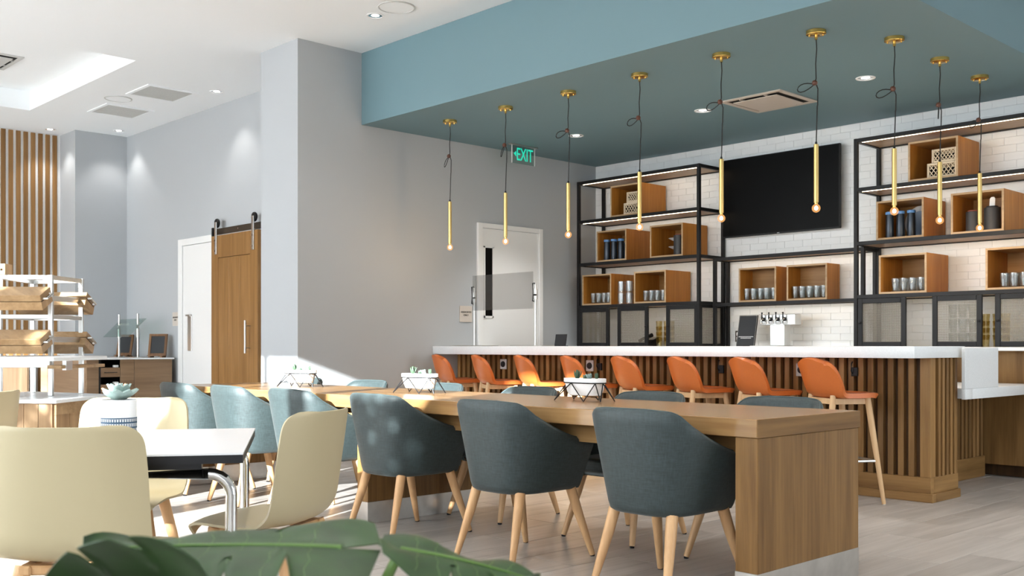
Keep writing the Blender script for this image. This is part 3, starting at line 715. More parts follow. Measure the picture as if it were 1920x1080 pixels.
# woven crates
def crate(cx, cy, z, wx, wy, h, label):
    t = thing('woven_crate', label, 'crate', (cx, cy, z), 0, 'cream woven crates')
    f = MB(); e = .018; a = wx/2
    for s in (-1, 1):
        f.box(s*a-(e if s > 0 else 0), 0, 0, s*a+(0 if s > 0 else e), e, h); f.box(s*a-(e if s > 0 else 0), wy-e, 0, s*a+(0 if s > 0 else e), wy, h)
    f.box(-a+e, 0, 0, a-e, e, e); f.box(-a+e, 0, h-e, a-e, e, h); f.box(-a+e, wy-e, 0, a-e, wy, e); f.box(-a+e, wy-e, h-e, a-e, wy, h)
    for s in (-1, 1):
        x0 = s*a-(e if s > 0 else 0); f.box(x0, e, 0, x0+e, wy-e, e); f.box(x0, e, h-e, x0+e, wy-e, h)
    f.build('frame', 'crate', t, bev=.003)
    g = MB(); n = 6
    for i in range(-3, n+3):
        x0 = -a+e+(2*a-2*e)*i/n
        for sg in (1, -1):
            xa, xb = x0, x0+sg*(h-2*e)*.75
            lo, hi = -a+e, a-e
            pts = []
            for k in range(9):
                u = k/8; xx = xa+(xb-xa)*u
                if lo <= xx <= hi: pts.append((xx, .008+.003*sg, e+(h-2*e)*u))
            if len(pts) > 1: g.tube(pts, .0045, 5)
    stuff(g.build('weave', 'crate', t))
    MB().box(-a+e, e, .004, a-e, wy-e, .010).build('bottom', 'crate', t)
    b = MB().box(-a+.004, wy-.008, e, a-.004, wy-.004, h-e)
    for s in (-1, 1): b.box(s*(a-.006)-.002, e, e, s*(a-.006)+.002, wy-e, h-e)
    b.build('weave_shade', 'gap', t)  # near-black sheets painted as the shade behind the weave
for key, side in (('b1', 'left'), ('r1', 'right')):
    cx, cy, cz_ = CU[key]
    crate(cx+.075-.02, cy+.05, cz_+.001, .255, .2, .128, 'larger lower cream woven crate in the top cubby of the %s unit' % side)
    crate(cx+.075-.002, cy+.055, cz_+.131, .215, .17, .115, 'smaller upper cream woven crate in the top cubby of the %s unit' % side)
# bottles
bot = thing('bottle', 'x', 'bottle', (0,0,0), 0, 'blue-capped dark bottles')
MB().lathe([(.0001, 0), (.034, 0), (.036, .005), (.034, .16), (.032, .205), (.0001, .206)], n=18).build('body', 'bottle', bot)
MB().lathe([(.034, .206), (.036, .21), (.036, .226), (.032, .231), (.0001, .231)], n=18).build('cap', 'bcap', bot)
first = True
for key, side, off in (('b2', 'left', -.115), ('r2', 'right', -.12)):
    cx, cy, cz_ = CU[key]
    for i, nm in enumerate(('first', 'middle', 'last')):
        lab = '%s blue-capped dark bottle from the left in the bottle cubby of the %s unit' % (nm, side)
        if first: bot.location = (cx+off+i*.095, cy+.06, cz_+.0005); bot['label'] = lab; first = False
        else: dup(bot, (cx+off+i*.095, cy+.06+.008*i, cz_+.0005), 0, lab)
    for r, m, lab, yy, xx in ((.118, 'bplate', 'blue round plate standing upright behind the bottles on the %s unit' % side, .24, .078), (.148, 'gplate', 'larger grey round plate standing upright behind the blue plate on the %s unit' % side, .33, .048)):
        o = MB().lathe([(.0001, 0), (r*.6, 0), (r, .016), (r, .020), (r*.62, .006), (.0001, .006)], n=32).build('plate', m)
        o.location = (cx+xx if side == 'right' else cx+xx+.0, cy+yy, cz_+r+.001); o.rotation_euler = (R_(82), 0, 0); tag(o, lab, 'plate')
# canisters
def canister(x, y, z, r, h, label, lid='canister'):
    t = thing('canister', label, 'canister', (x, y, z))
    MB().lathe([(.0001, 0), (r, 0), (r, .004), (r*.985, h*.5), (r, h-.004), (r*.9, h), (.0001, h)], n=24).build('body', 'canister', t)
    MB().lathe([(.0001, h), (r*.72, h), (r*.72, h+.010), (.0001, h+.012)], n=20).build('lid', lid, t)
cx, cy, cz_ = CU['b3']
canister(cx+.115, cy+.07, cz_+.0005, .058, .205, 'black canister with a reddish lid in the left unit cubby', 'red')
t = thing('dish_stand', 'two tier stand of white dishes beside the black canister', 'stand', (cx+.00, cy+.16, cz_+.0005))
for zz in (.075, .165):
    MB().lathe([(.0001, 0), (.03, 0), (.075, .022), (.072, .025), (.03, .006), (.0001, .005)], c=(0,0,zz), n=24, caps=False).build('dish', 'ceramic', t)
MB().tube([(0, 0, 0), (0, 0, .20)], .006, 8).build('post', 'blackp', t)
cx, cy, cz_ = CU['r3']
canister(cx-.06, cy+.07, cz_+.0005, .058, .165, 'shorter charcoal canister in the right unit cubby', 'red')
canister(cx+.10, cy+.06, cz_+.0005, .064, .185, 'taller charcoal canister with a white scoop in the right unit cubby')
sc = thing('scoop', 'white scoop handle standing out of the taller charcoal canister', 'scoop', (cx+.10, cy+.06, cz_+.196))
o = MB().prism([(-.022, 0), (.022, 0), (.022, .06), (.012, .075), (-.012, .075), (-.022, .06)], -.003, .003).build('handle', 'ceramic', sc, bev=.001); o.rotation_euler = (R_(82), 0, 0); o.location = (0, 0, .003)
jug = MB().lathe([(.0001, 0), (.03, 0), (.035, .05), (.028, .10), (.032, .12), (.030, .12), (.02, .01), (.0001, .008)], n=20, caps=False).tube([(.03,0,.1), (.055,0,.09), (.052,0,.05), (.033,0,.03)], .005, 6).build('milk_jug', 'ceramic', loc=(cx+.02, cy+.22, cz_+.0005))
tag(jug, 'small white jug half hidden between the charcoal canisters', 'jug')

# television
tv = thing('television', 'large black wall television between the tall shelf units', 'television', (-5.623, 9.045, 2.61))
MB().box(-.667, 0, -.405, .667, .035, .405).build('housing', 'blackp', tv, bev=.004)
MB().box(-.658, -.002, -.392, .658, .0, .396).build('screen', 'tv', tv)
MB().box(-.012, -.004, -.402, .012, -.001, -.396).build('logo', 'ink', tv)
MB().box(-.2, .035, -.15, .2, .076, .15).build('wall_bracket', 'black', tv)
# menu board on the back counter
mbd = thing('menu_board', 'black leaning menu board with white lettering on the back counter', 'sign', (-5.865, 8.82, 1.0705))
bd_ = MB().box(-.108, 0, 0, .108, .014, .325).build('frame', 'blackp', mbd, bev=.002); bd_.rotation_euler = (R_(-12), 0, R_(0))
MB().box(-.100, -.002, .008, .100, 0, .317).build('chalk_face', 'chalk', bd_)
MB().box(-.104, -.001, .004, -.1015, .001, .321).box(.1015, -.001, .004, .104, .001, .321).box(-.1015, -.001, .3185, .1015, .001, .321).build('silver_border', 'steel', bd_)
lt = MB()
for row, (zz, x0, x1) in enumerate(((.100, -.085, .085), (.086, -.06, .06))):
    q = x0
    while q < x1: ww = random.uniform(.004, .012); lt.box(q, -.0035, zz, min(q+ww, x1), -.002, zz+.006); q += ww+.003
stuff(lt.build('lettering', 'ink', bd_))
# beer tap tower
tp = thing('beer_tap_tower', 'T-shaped stainless drink tower with four black-handled taps on the back counter', 'tap', (-5.50, 8.87, 1.0705))
MB().box(-.21, -.20, 0, .10, .08, .012).build('drip_tray', 'steel', tp, bev=.002)
MB().box(-.075, -.05, .012, .085, .06, .215).build('column', 'steel', tp, bev=.003)
MB().box(-.18, -.05, .215, .20, .06, .315).build('head', 'steel', tp, bev=.003)
for k in range(4):
    x = -.145+k*.078
    f = MB().tube([(x, -.05, .27), (x, -.075, .27), (x, -.095, .262), (x, -.098, .225)], .012, 8).build('faucet', 'chrome', tp)
    MB().lathe([(.006, 0), (.009, .01), (.005, .045), (.010, .06), (.0001, .066)], c=(x, -.085, .275), n=12).build('tap_handle', 'blackp', f)
    MB().box(x-.026, -.054, .219, x+.026, -.0505, .243).build('name_plate', 'ceramic', f)
    o_ = MB().lathe([(.020, 0), (.020, .012), (.0001, .014)], n=14).build('flange', 'blackp', f); o_.rotation_euler = (R_(90), 0, 0); o_.location = (x, -.05, .27)
# wall outlet
ol = thing('wall_outlet', 'dark double outlet on the white tiles beside the menu board', 'outlet', (-6.16, YB-.0065, 1.18))
MB().box(-.036, -.006, -.058, .036, 0, .058).build('plate', 'bronze', ol, bev=.002)
for zz in (-.024, .024): MB().box(-.018, -.009, zz-.018, .018, -.006, zz+.018).build('socket', 'ceramic', ol, bev=.004)
# phone
ph = thing('desk_phone', 'dark desk phone behind the mesh door of the left unit', 'phone', (-7.20, 8.86, 1.0705), R_(-15))
MB().extr([(-.09, 0, 0), (-.09, .17, 0), (-.09, .17, .11), (-.09, .0, .035)], (.18, 0, 0)).build('base', 'blackp', ph, bev=.004)
MB().tube([(-.065, .0, .06), (-.065, .04, .085), (-.065, .12, .115), (-.065, .17, .13)], [.022, .016, .016, .024], 10).build('handset', 'blackp', ph)
o = MB().box(-.02, 0, 0, .075, .07, .004).build('screen', 'gplate', ph); o.location = (0, .08, .076); o.rotation_euler = (R_(24), 0, 0)
# stacked amber glasses behind the doors
ag = MB().lathe([(.0001, 0), (.027, 0), (.036, .10), (.034, .10), (.025, .006), (.0001, .006)], n=14, caps=False).mesh('amber_glass', 'amber')
for grp, x0 in (('between mesh doors of the left unit', -6.93), ('between mesh doors of the right unit', -3.50)):
    for i in range(3):
        for j in range(4):
            o = mobj('amber_glass', ag, None, (x0+i*.082, 8.80+(i % 2)*.03, 1.0708+j*.0585)); tag(o, 'amber glass %s in the %s stack %s' % (('lowest', 'second up', 'third up', 'topmost')[j], ('left', 'middle', 'right')[i], grp.replace('the two ', '')), 'glass', 'stacked amber glasses ' + grp)
for x0, grp in ((-3.78, 'behind the mesh door'),):
    for i in range(3):
        for j in range(3):
            o = mobj('amber_glass', tum, None, (x0+.0+i*.084, 8.82, 1.0708+j*.121)); o.name = 'tumbler'; tag(o, 'tumbler %s in the %s stack behind the right unit mesh door' % (('lowest', 'in the middle', 'topmost')[j].replace('in the middle', 'second up'), ('left', 'middle', 'right')[i]), 'glass', 'tumblers behind the mesh door')

# bar-top sneeze guard, tablet
sg = thing('sneeze_guard', 'clear acrylic guard on two steel posts at the wall end of the bar top', 'guard', (-7.36, 6.92, 1.0785))
def guard_post(par, x, h, plate):
    MB().box(plate[0], -.11, 0, plate[1], .11, .008).build('foot_plate', 'steel', par, bev=.002)
    p = MB().tube([(x, 0, .008), (x, 0, h)], .0105, 12).build('post', 'steel', par)
    MB().tube([(x, 0, h-.14), (x, 0, h-.045)], .021, 14).build('sleeve', 'steel', p)
    MB().tube([(x, -.02, h-.10), (x+.03, -.02, h-.10)], .008, 8).build('thumb_screw', 'black', p)
    b = MB().tube([(x, -.01, h+.01), (x, -.035, h+.01), (x, -.035, h-.16), (x, -.02, h-.16)], .007, 8).build('bracket', 'black', p)
guard_post(sg, -.44, .585, (-.68, -.20)); guard_post(sg, .43, .585, (.19, .63))
o = MB().box(-.415, -.003, 0, .445, .003, .35).build('acrylic_panel', 'guard', sg, bev=.001); o.location = (0, -.045, .355)
tb = thing('tablet_stand', 'small black tablet standing on the bar top beside the sneeze guard', 'tablet', (-6.62, 6.93, 1.0785))
o = MB().box(-.072, 0, 0, .072, .010, .112).build('screen', 'blackp', tb, bev=.003); o.rotation_euler = (R_(-10), 0, 0)
MB().box(-.05, .0, 0, .05, .06, .005).build('base', 'blackp', tb)

# ------------------------------------------------------------------ pendants
def pendant(x, y, loop_side, label, bend):
    t = thing('pendant_lamp', label, 'lamp', (x, y, ZT), 0, 'brass pendant lamps')
    cn = MB().lathe([(.0001, 0), (.066, 0), (.066, -.022), (.060, -.026), (.0001, -.027)], n=32).build('canopy', 'brass', t)
    MB().lathe([(.010, -.027), (.010, -.058), (.0001, -.058)], n=12).build('stem', 'brass', cn)
    for a in (.5, 3.6): MB().lathe([(.006, -.027), (.006, -.036), (.0001, -.037)], c=(.045*math.cos(a), .045*math.sin(a), 0), n=8).build('screw', 'brass', cn)
    zb = -.345 + bend*.02
    ux, uy = .6904, .7234   # loops hang out along this diagonal
    c = [(0,0,-.05), (.004*ux, .004*uy, -.12), (-.003*ux, -.003*uy, -.22), (.0, .0, zb+.03), (-.008*ux, -.008*uy, zb)]
    c2 = [(-.002*ux, -.002*uy, zb), (.012*ux, .012*uy, zb-.04), (.010*ux, .010*uy, zb-.15), (.008*ux, .008*uy, -.50), (.0, .0, -.767)]
    MB().tube(c, .0038, 6).tube(c2, .0038, 6).build('cord', 'cord', t)
    L = loop_side
    lp = []
    for k in range(15):
        a = 2*math.pi*k/14; lr = .075*abs(L); h = .034 if abs(L) > .5 else .03
        s_ = (1-math.cos(a))*.5; v_ = math.sin(a)*math.sin(a/2)
        dx = -(s_*lr*1.6+.012); dz = -.018*s_*2 - .01 + v_*h - (.05*s_ if abs(L) < .5 else 0)
        lp.append((dx*ux*(1 if abs(L) > .2 else .5), dx*uy*(1 if abs(L) > .2 else .5), zb+dz))
    MB().tube(lp, .0036, 6).build('cord_loop', 'cord', t)
    MB().lathe([(.0001, -.019), (.012, -.0155), (.0185, -.006), (.0185, .006), (.012, .0155), (.0001, .019)], c=(-.010*ux, -.010*uy, zb), n=14).build('bead', 'bead', t)
    tb = MB().lathe([(.0001, -.763), (.0165, -.763), (.0165, -1.152), (.0001, -1.152)], n=20).build('tube', 'brass_s', t)
    MB().lathe([(.007, -.745), (.009, -.763)], n=10, caps=True).build('cord_grip', 'black', tb)
    MB().lathe([(.012, -1.152), (.012, -1.165), (.0001, -1.166)], n=14).build('socket', 'brass', tb)
    prof = [(.010, -1.166)] + [(.029*math.sin(a), -1.192+.029*math.cos(a)) for a in [.5, .9, 1.3, 1.7, 2.1, 2.5, 2.9, 3.13]]
    MB().lathe(prof, n=18, caps=False).build('bulb', 'globe', t)
    MB().lathe([(.0001, -1.174), (.010, -1.182), (.0125, -1.192), (.009, -1.202), (.0001, -1.206)], n=12).build('filament', 'bulb', t)
    P_ = bpy.data.lights.new('pendant_glow', 'POINT'); P_.energy = 2.2; P_.color = (1, .68, .36); P_.shadow_soft_size = .02
    po = bpy.data.objects.new('glow', P_); COL.objects.link(po); po.parent = t; po.location = (0, 0, -1.235)
ords = ('first', 'second', 'third', 'fourth', 'fifth', 'sixth')
loops = (.35, .25, .75, .7, .8, .95)
for i in range(6):
    pendant(-7.417+.7615*i, 6.273, loops[i], '%s brass pendant out from the grey wall, in the row above the stools' % ords[i], (.5, .3, 1, .2, -.1, -.2)[i])
for i, (x, y) in enumerate(((-3.318, 6.80), (-3.327, 7.535), (-3.328, 8.255))):
    pendant(x, y, (.95, .1, .55)[i], '%s brass pendant from the bar corner, in the row over the low counter' % ords[i], (-.3, .2, .1)[i])

# ------------------------------------------------------------------ communal table
tab = thing('communal_table', 'long oak communal table on thick slab legs with steel kick plates', 'table', (-5.0, 4.12, 0))
X0, X1, Y0, Y1, ZT_ = -7.72-(-5.0), -2.385+5.0, 3.68-4.12, 4.545-4.12, .775
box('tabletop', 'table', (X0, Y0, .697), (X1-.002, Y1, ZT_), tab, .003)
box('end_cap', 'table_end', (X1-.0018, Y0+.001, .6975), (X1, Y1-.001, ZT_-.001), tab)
box('apron', 'table', (X0+.1, Y0+.14, .60), (X1-.1, Y0+.17, .695), tab); box('apron', 'table', (X0+.1, Y1-.17, .60), (X1-.1, Y1-.14, .695), tab)
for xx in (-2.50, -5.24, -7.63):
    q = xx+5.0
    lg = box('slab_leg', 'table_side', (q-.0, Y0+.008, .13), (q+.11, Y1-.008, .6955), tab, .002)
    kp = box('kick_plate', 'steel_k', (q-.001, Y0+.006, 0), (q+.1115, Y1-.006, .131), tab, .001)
    kp['label'] = 'brushed steel kick plate'
MB().box(X1-2.0, Y0+.25, .66, X1-1.9, Y0+.33, .695).build('cable_tray', 'steel', tab)

# ------------------------------------------------------------------ tub chairs
def tub_chair(label):
    t = thing('tub_chair', label, 'chair', (0,0,0), 0, 'teal tub chairs around the long table')
    W, D, yc, n = .295, .335, .03, 3.3
    plan = []
    for k in range(5): plan.append((-W+.012*(1-k/5), yc+.215*(1-k/5)))
    for k in range(0, 29):
        a = math.pi*k/28
        cx_, sy_ = -math.cos(a), -math.sin(a)
        plan.append((W*math.copysign(abs(cx_)**(2/n), cx_), yc+D*math.copysign(abs(sy_)**(2/n), sy_)))
    for k in range(1, 6): plan.append((W-.012*k/5, yc+.215*k/5))
    def ztop(x, y):
        u = min(1, max(0, (y+.262)/.47)); s_ = 1-(1-u)**1.7
        s_ *= min(1, .35+u*4)
        return .803-.012*min(1, max(0, abs(x)-.12)/.15)-.188*s_
    zb = .345
    cols = []
    N = len(plan)
    for i, (x, y) in enumerate(plan):
        a = plan[max(i-1,0)]; b = plan[min(i+1,N-1)]
        tx, ty = b[0]-a[0], b[1]-a[1]; L = math.hypot(tx, ty); nx, ny = -ty/L, tx/L  # inward normal
        zt = ztop(x, y); col = []
        def at(fr, z, ins):
            g = .725+.275*fr; yy = (y-yc)*(.80+.20*fr)+yc
            return (x*g+nx*ins, yy+ny*ins, z)
        for fr, ins in ((0, .045), (.0, .02), (.035, .004), (.10, 0), (.3, 0), (.5, 0), (.7, 0), (.88, 0), (.97, .002)):
            col.append(at(fr, zb+(zt-zb)*fr + (.004 if ins == .02 else .0), ins))
        col.append(at(1, zt+.004, .012)); col.append(at(1, zt+.006, .022)); col.append(at(1, zt+.002, .034))
        for fr in (.95, .8, .6, .4, .25): col.append(at(fr, zb+(zt-zb)*fr, .044))
        cols.append(col)
    m = MB(); m.grid(cols)
    nc = len(cols[0])
    m.f.append(tuple(range(nc))); m.f.append(tuple(range((N-1)*nc, N*nc))[::-1])
    m.build('shell', 'tub', t, smooth=50)
    # base pan + cushion
    base = [((x*.725)*.90, ((y-yc)*.80+yc)*.9) for x, y in plan]
    MB().prism(base, zb+.002, zb+.03).build('seat_pan', 'pipe', t, bev=.006)
    cu = [((x*.80)*.84, min(.262, ((y-yc)*.80+yc)*1.0+.02)) for x, y in plan]
    cu = [(x, y+.035 if y > .2 else y) for x, y in cu]
    MB().prism(cu, zb+.03, .455).build('seat_cushion', 'tub', t, bev=.022, seg=3)
    pp = MB().tube([(c_[10][0], c_[10][1], c_[10][2]+.001) for c_ in cols], .0045, 6); pp.build('piping', 'pipe', t)
    for (xa, ya, xb, yb) in ((-.16, -.17, -.205, -.272), (.16, -.17, .205, -.272), (-.19, .16, -.245, .265), (.19, .16, .245, .265)):
        lg = MB().tube([(xa, ya, zb+.01), (xa*.72+xb*.28, ya*.72+yb*.28, .25), (xb, yb, .008)], [.0265, .0245, .0145], 14).build('leg', 'beech', t)
        MB().tube([(xb, yb, .008), (xb, yb, 0)], [.0135, .0125], 10).build('foot_cap', 'blackp', lg)
    return t
nth = ('first', 'second', 'third', 'fourth', 'fifth', 'sixth')
tc = tub_chair('x')
nearX = (-2.87, -3.80, -4.755, -5.66, -6.44, -7.22)
for i, x in enumerate(nearX):
    rz = (0.0, 0.0, .0, .02, -.03, .02)[i]
    lab = '%s teal chair from the table end slab, on the side facing the camera' % nth[i]
    if i == 0: tc['label'] = lab; tc.location = (x, 3.70, 0); tc.rotation_euler = (0,0,rz)
    else: dup(tc, (x, 3.70, 0), rz, lab)
for i, x in enumerate((-2.94, -3.80, -4.81, -5.72, -6.61, -7.51)):
    dup(tc, (x, 4.53, 0), math.pi + (.0, .03, -.02, .02, 0, -.02)[i], '%s teal chair from the table end slab, on the side by the bar stools' % nth[i])

# ------------------------------------------------------------------ shells for stools and side chairs
def shell_rows(prof, hw, curl, nx=15, round_=2.0):
    """prof: (y,z) along the centre line; hw: half widths; curl: (dy,dz) offset of the edges"""
    rows = []
    for (y, z), w_, (cy, cz2) in zip(prof, hw, curl):
        row = []
        for k in range(nx):
            u = -1 + 2*k/(nx-1); e = abs(u)**round_
            row.append((u*w_, y+cy*e, z+cz2*e))
        rows.append(row)
    return rows
def resample(seq, n):
    """smooth resampling of a list of tuples (Catmull-Rom)"""
    out = []; m = len(seq)-1
    for i in range(n):
        t = i/(n-1)*m; k = min(int(t), m-1); f = t-k
        p0, p1, p2, p3 = seq[max(k-1,0)], seq[k], seq[k+1], seq[min(k+2,m)]
        out.append(tuple(.5*((2*b)+(-a+c)*f+(2*a-5*b+4*c-d)*f*f+(-a+3*b-3*c+d)*f**3) for a, b, c, d in zip(p0,p1,p2,p3)))
    return out

def bar_stool(label):
    t = thing('bar_stool', label, 'stool', (0,0,0), 0, 'orange bar stools along the bar')
    prof = [(.232,.742),(.215,.757),(.15,.763),(.05,.758),(-.05,.752),(-.11,.757),(-.155,.79),(-.182,.85),(-.200,.92),(-.212,.975),(-.217,1.0)]
    hw =   [.11,.17,.202,.212,.215,.215,.214,.212,.206,.186,.145]
    curl = [(-.02,-.012),(-.01,-.008),(0,0),(0,.004),(.004,.010),(.034,.012),(.068,.010),(.074,.008),(.062,0),(.040,-.010),(.02,-.018)]
    P3 = resample([(a[0],a[1],w_,c_[0],c_[1]) for a, w_, c_ in zip(prof, hw, curl)], 30)
    rows = shell_rows([(p[0],p[1]) for p in P3], [p[2] for p in P3], [(p[3],p[4]) for p in P3], 17, 2.2)
    MB().sheet(rows, -.036).build('shell', 'leather', t, bev=.0, smooth=60)
    rim = [r[0] for r in rows] + rows[-1][1:] + [r[-1] for r in rows[::-1]][1:]
    MB().tube([(p[0]*1.0, p[1]-.004, p[2]+.0) for p in rim], .0028, 5).build('seam', 'stitch', t)
    pts = {}
    for sx in (-1, 1):
        for sy, top, foot in ((1, (.155, .125), (.215, .215)), (-1, (.135, -.125), (.195, -.225))):
            a = Vector((sx*top[0], top[1], .742)); b = Vector((sx*foot[0], foot[1], .004)); pts[(sx, sy)] = (a, b)
            lg = MB().tube([a, a.lerp(b, .3), b], [.021, .021, .0135], 12).build('leg', 'beech_p', t)
            MB().tube([b, b-Vector((0,0,.004))], .012, 8).build('foot_cap', 'steel', lg)
    for sx in (-1, 1):
        a, b = pts[(sx,1)][0], pts[(sx,-1)][0]; MB().box(sx*.147-.011, b.y, .682, sx*.147+.011, a.y, .722).build('side_rail', 'beech_p', t, bev=.003)
    for sy in (-1, 1):
        y = pts[(1,sy)][0].y; MB().box(-.14, y-.011, .682, .14, y+.011, .722).build('cross_rail', 'beech_p', t, bev=.003)
    q = .605
    ring = [pts[k][0].lerp(pts[k][1], q) for k in ((-1,1),(1,1),(1,-1),(-1,-1),(-1,1))]
    MB().tube(ring, .0085, 8).build('footrest', 'steel', t)
    return t
bs = bar_stool('first orange bar stool from the grey wall')
nth8 = ('first', 'second', 'third', 'fourth', 'fifth', 'sixth', 'seventh', 'eighth')
for i in range(8):
    p = (-3.625-.5785*(7-i), 6.595, 0); lab = '%s orange leather bar stool counted out from the grey wall' % nth8[i]
    if i == 0: bs.location = p; bs.rotation_euler = (0, 0, R_(-26)); bs['label'] = lab
    else: dup(bs, p, R_(-28)+random.uniform(-.04, .04), lab)

def side_chair(label):
    t = thing('side_chair', label, 'chair', (0,0,0), 0, 'ivory shell chairs at the white tables')
    prof = [(.245,.425),(.225,.447),(.15,.452),(.04,.443),(-.07,.437),(-.14,.446),(-.185,.49),(-.205,.56),(-.225,.66),(-.240,.74),(-.250,.79),(-.255,.818),(-.258,.834),(-.259,.842),(-.2595,.8455)]
    hw =   [.17,.205,.228,.236,.238,.240,.240,.238,.236,.233,.229,.221,.207,.186,.155]
    curl = [(-.03,-.03),(-.015,-.012),(0,0),(0,.004),(.0,.010),(.02,.03),(.045,.025),(.055,.01),(.062,.0),(.066,0),(.068,0),(.064,0),(.056,0),(.046,0),(.032,0)]
    P3 = resample([(a[0],a[1],w_,c_[0],c_[1]) for a, w_, c_ in zip(prof, hw, curl)], 48)
    rows = []
    for (y, z, w_, cy_, cz_) in P3:
        row = []
        for k in range(19):
            u = -1+2*k/18; e = abs(u)**2.6; dz = 0
            row.append((u*w_, y+cy_*e, z+cz_*e+dz))
        rows.append(row)
    MB().sheet(rows, -.009).build('shell', 'ivory', t, smooth=60)
    fr = MB()
    for sx in (-1, 1): fr.box(sx*.13-.02, -.15, .395, sx*.13+.02, .17, .425)
    fr.box(-.15, .12, .395, .15, .16, .424); fr.box(-.15, -.14, .395, .15, -.10, .424)
    fr.build('seat_frame', 'beech', t, bev=.006)
    for sx in (-1, 1):
        for a, b in (((.14, .14), (.225, .225)), ((.14, -.12), (.215, -.245))):
            MB().tube([(sx*a[0], a[1], .42), (sx*(a[0]*.6+b[0]*.4), a[1]*.6+b[1]*.4, .25), (sx*b[0], b[1], 0)], [.025, .022, .014], 12).build('leg', 'beech', t)
    return t
sc_ = side_chair('ivory shell chair with its back to the camera at the white table')
p = DR(3.22, -1.33); sc_.location = p; sc_.rotation_euler = (0, 0, DIAG+R_(4))
p = DR(4.40, -1.665); dup(sc_, p, DIAG+R_(180+4), 'ivory shell chair facing the camera across the white table, behind the striped pot')
p = DR(3.84, -.90); dup(sc_, p, DIAG+R_(90-18), 'ivory shell chair seen from its side between the white table and the teal tub chairs')
p = DR(5.36, -2.88); dup(sc_, p, DIAG+R_(90-10), 'ivory shell chair cut by the left edge in front of the bread station')

# white dining table
FR, BR = DR(3.275, -.853), DR(4.262, -1.06)
ev = (BR-FR).normalized(); lv = Vector((-ev.y, ev.x, 0))   # lv points to the left of the table
TWd, TDp = 1.05, (BR-FR).length
ctr = FR + ev*TDp/2 + lv*TWd/2
ang = math.atan2(-lv.y, -lv.x)     # local +x to the right, +y away
wt = thing('white_table', 'square white laminate table with black edge on chrome tube legs', 'table', (ctr.x, ctr.y, 0), ang)
a, b = TWd/2, TDp/2
MB().box(-a, -b, .735, a, b, .741).build('laminate_top', 'wtop', wt)
MB().box(-a+.001, -b+.001, .708, a-.001, b-.001, .735).build('edge_band', 'blackp', wt)
for s in (-1, 1):
    y = s*(b-.06); pts = [(-a+.04, y, 0), (-a+.04, y, .60)]
    for k in range(1, 7): th_a = math.pi/2*k/6; pts.append((-a+.04+.07*(1-math.cos(th_a)), y, .60+.07*math.sin(th_a)))
    pts += [(-x_, y_, z_) for x_, y_, z_ in pts[::-1]]
    MB().tube(pts, .019, 14).build('leg_frame', 'chrome', wt)
    MB().box(-a+.25, y-.03, .688, a-.13, y+.025, .708).build('under_rail', 'blackp', wt)
# striped pot with succulent
pt = DR(3.84, -1.462, .741)
pot = thing('striped_pot', 'white ceramic pot with navy stripes holding a pale succulent on the white table', 'pot', (pt.x, pt.y, .741))
MB().lathe([(.0001, 0), (.048, 0), (.058, .008), (.063, .03), (.064, .14), (.060, .14), (.058, .12), (.0001, .12)], n=40).build('body', 'ceramic', pot)
for k, (z0, hh) in enumerate(((.070, .004), (.053, .006), (.035, .006), (.020, .004))):
    MB().lathe([(.0637, z0), (.0646, z0), (.0646, z0+hh), (.0637, z0+hh)], n=40, caps=False).build('stripe', 'navy', pot)
dash = MB()
for z0 in (.059, .042, .026):
    for k in range(44):
        a0 = 2*math.pi*k/44; a1 = a0+.055
        dash.add([(.0643*math.cos(q), .0643*math.sin(q), zz) for zz in (z0, z0+.010) for q in (a0, a1)], [(0,1,3,2)])
stuff(dash.build('dash_band', 'navy', pot))
def leaf_mesh(L, Wd, th, cup):
    rows = []
    for i in range(7):
        u = i/6; w_ = Wd*math.sin(math.pi*min(.98, .12+.80*u))**.8 * (1 if u < .8 else (1-(u-.8)/.2*.85))
        rows.append([(w_*v, L*u, cup*(u**2)*L + .25*w_*v*v) for v in (-1, -.5, 0, .5, 1)])
    return MB().sheet(rows, -th)
lf = leaf_mesh(.070, .023, .007, .35)
ml = lf.mesh('succulent_leaf', 'succ', smooth=60); ml2 = leaf_mesh(.062, .019, .006, .5).mesh('succulent_leaf_peach', 'succ3', smooth=60)
for ring, (cnt, tilt, sc, zz) in enumerate(((9, 12, 1.15, .132), (8, 34, 1.0, .138), (6, 58, .8, .142), (3, 78, .6, .146))):
    for k in range(cnt):
        az = 2*math.pi*k/cnt + ring*.37
        o = mobj('succulent_leaf', ml2 if (ring == 0 and k == 4) or (ring == 1 and k == 0) else ml, pot, (0, 0, zz)); o.rotation_euler = (R_(tilt), 0, az); o.scale = (sc, sc, sc)
MB().lathe([(.0001, .126), (.058, .126)], n=24, caps=False).build('soil', 'soil', pot)

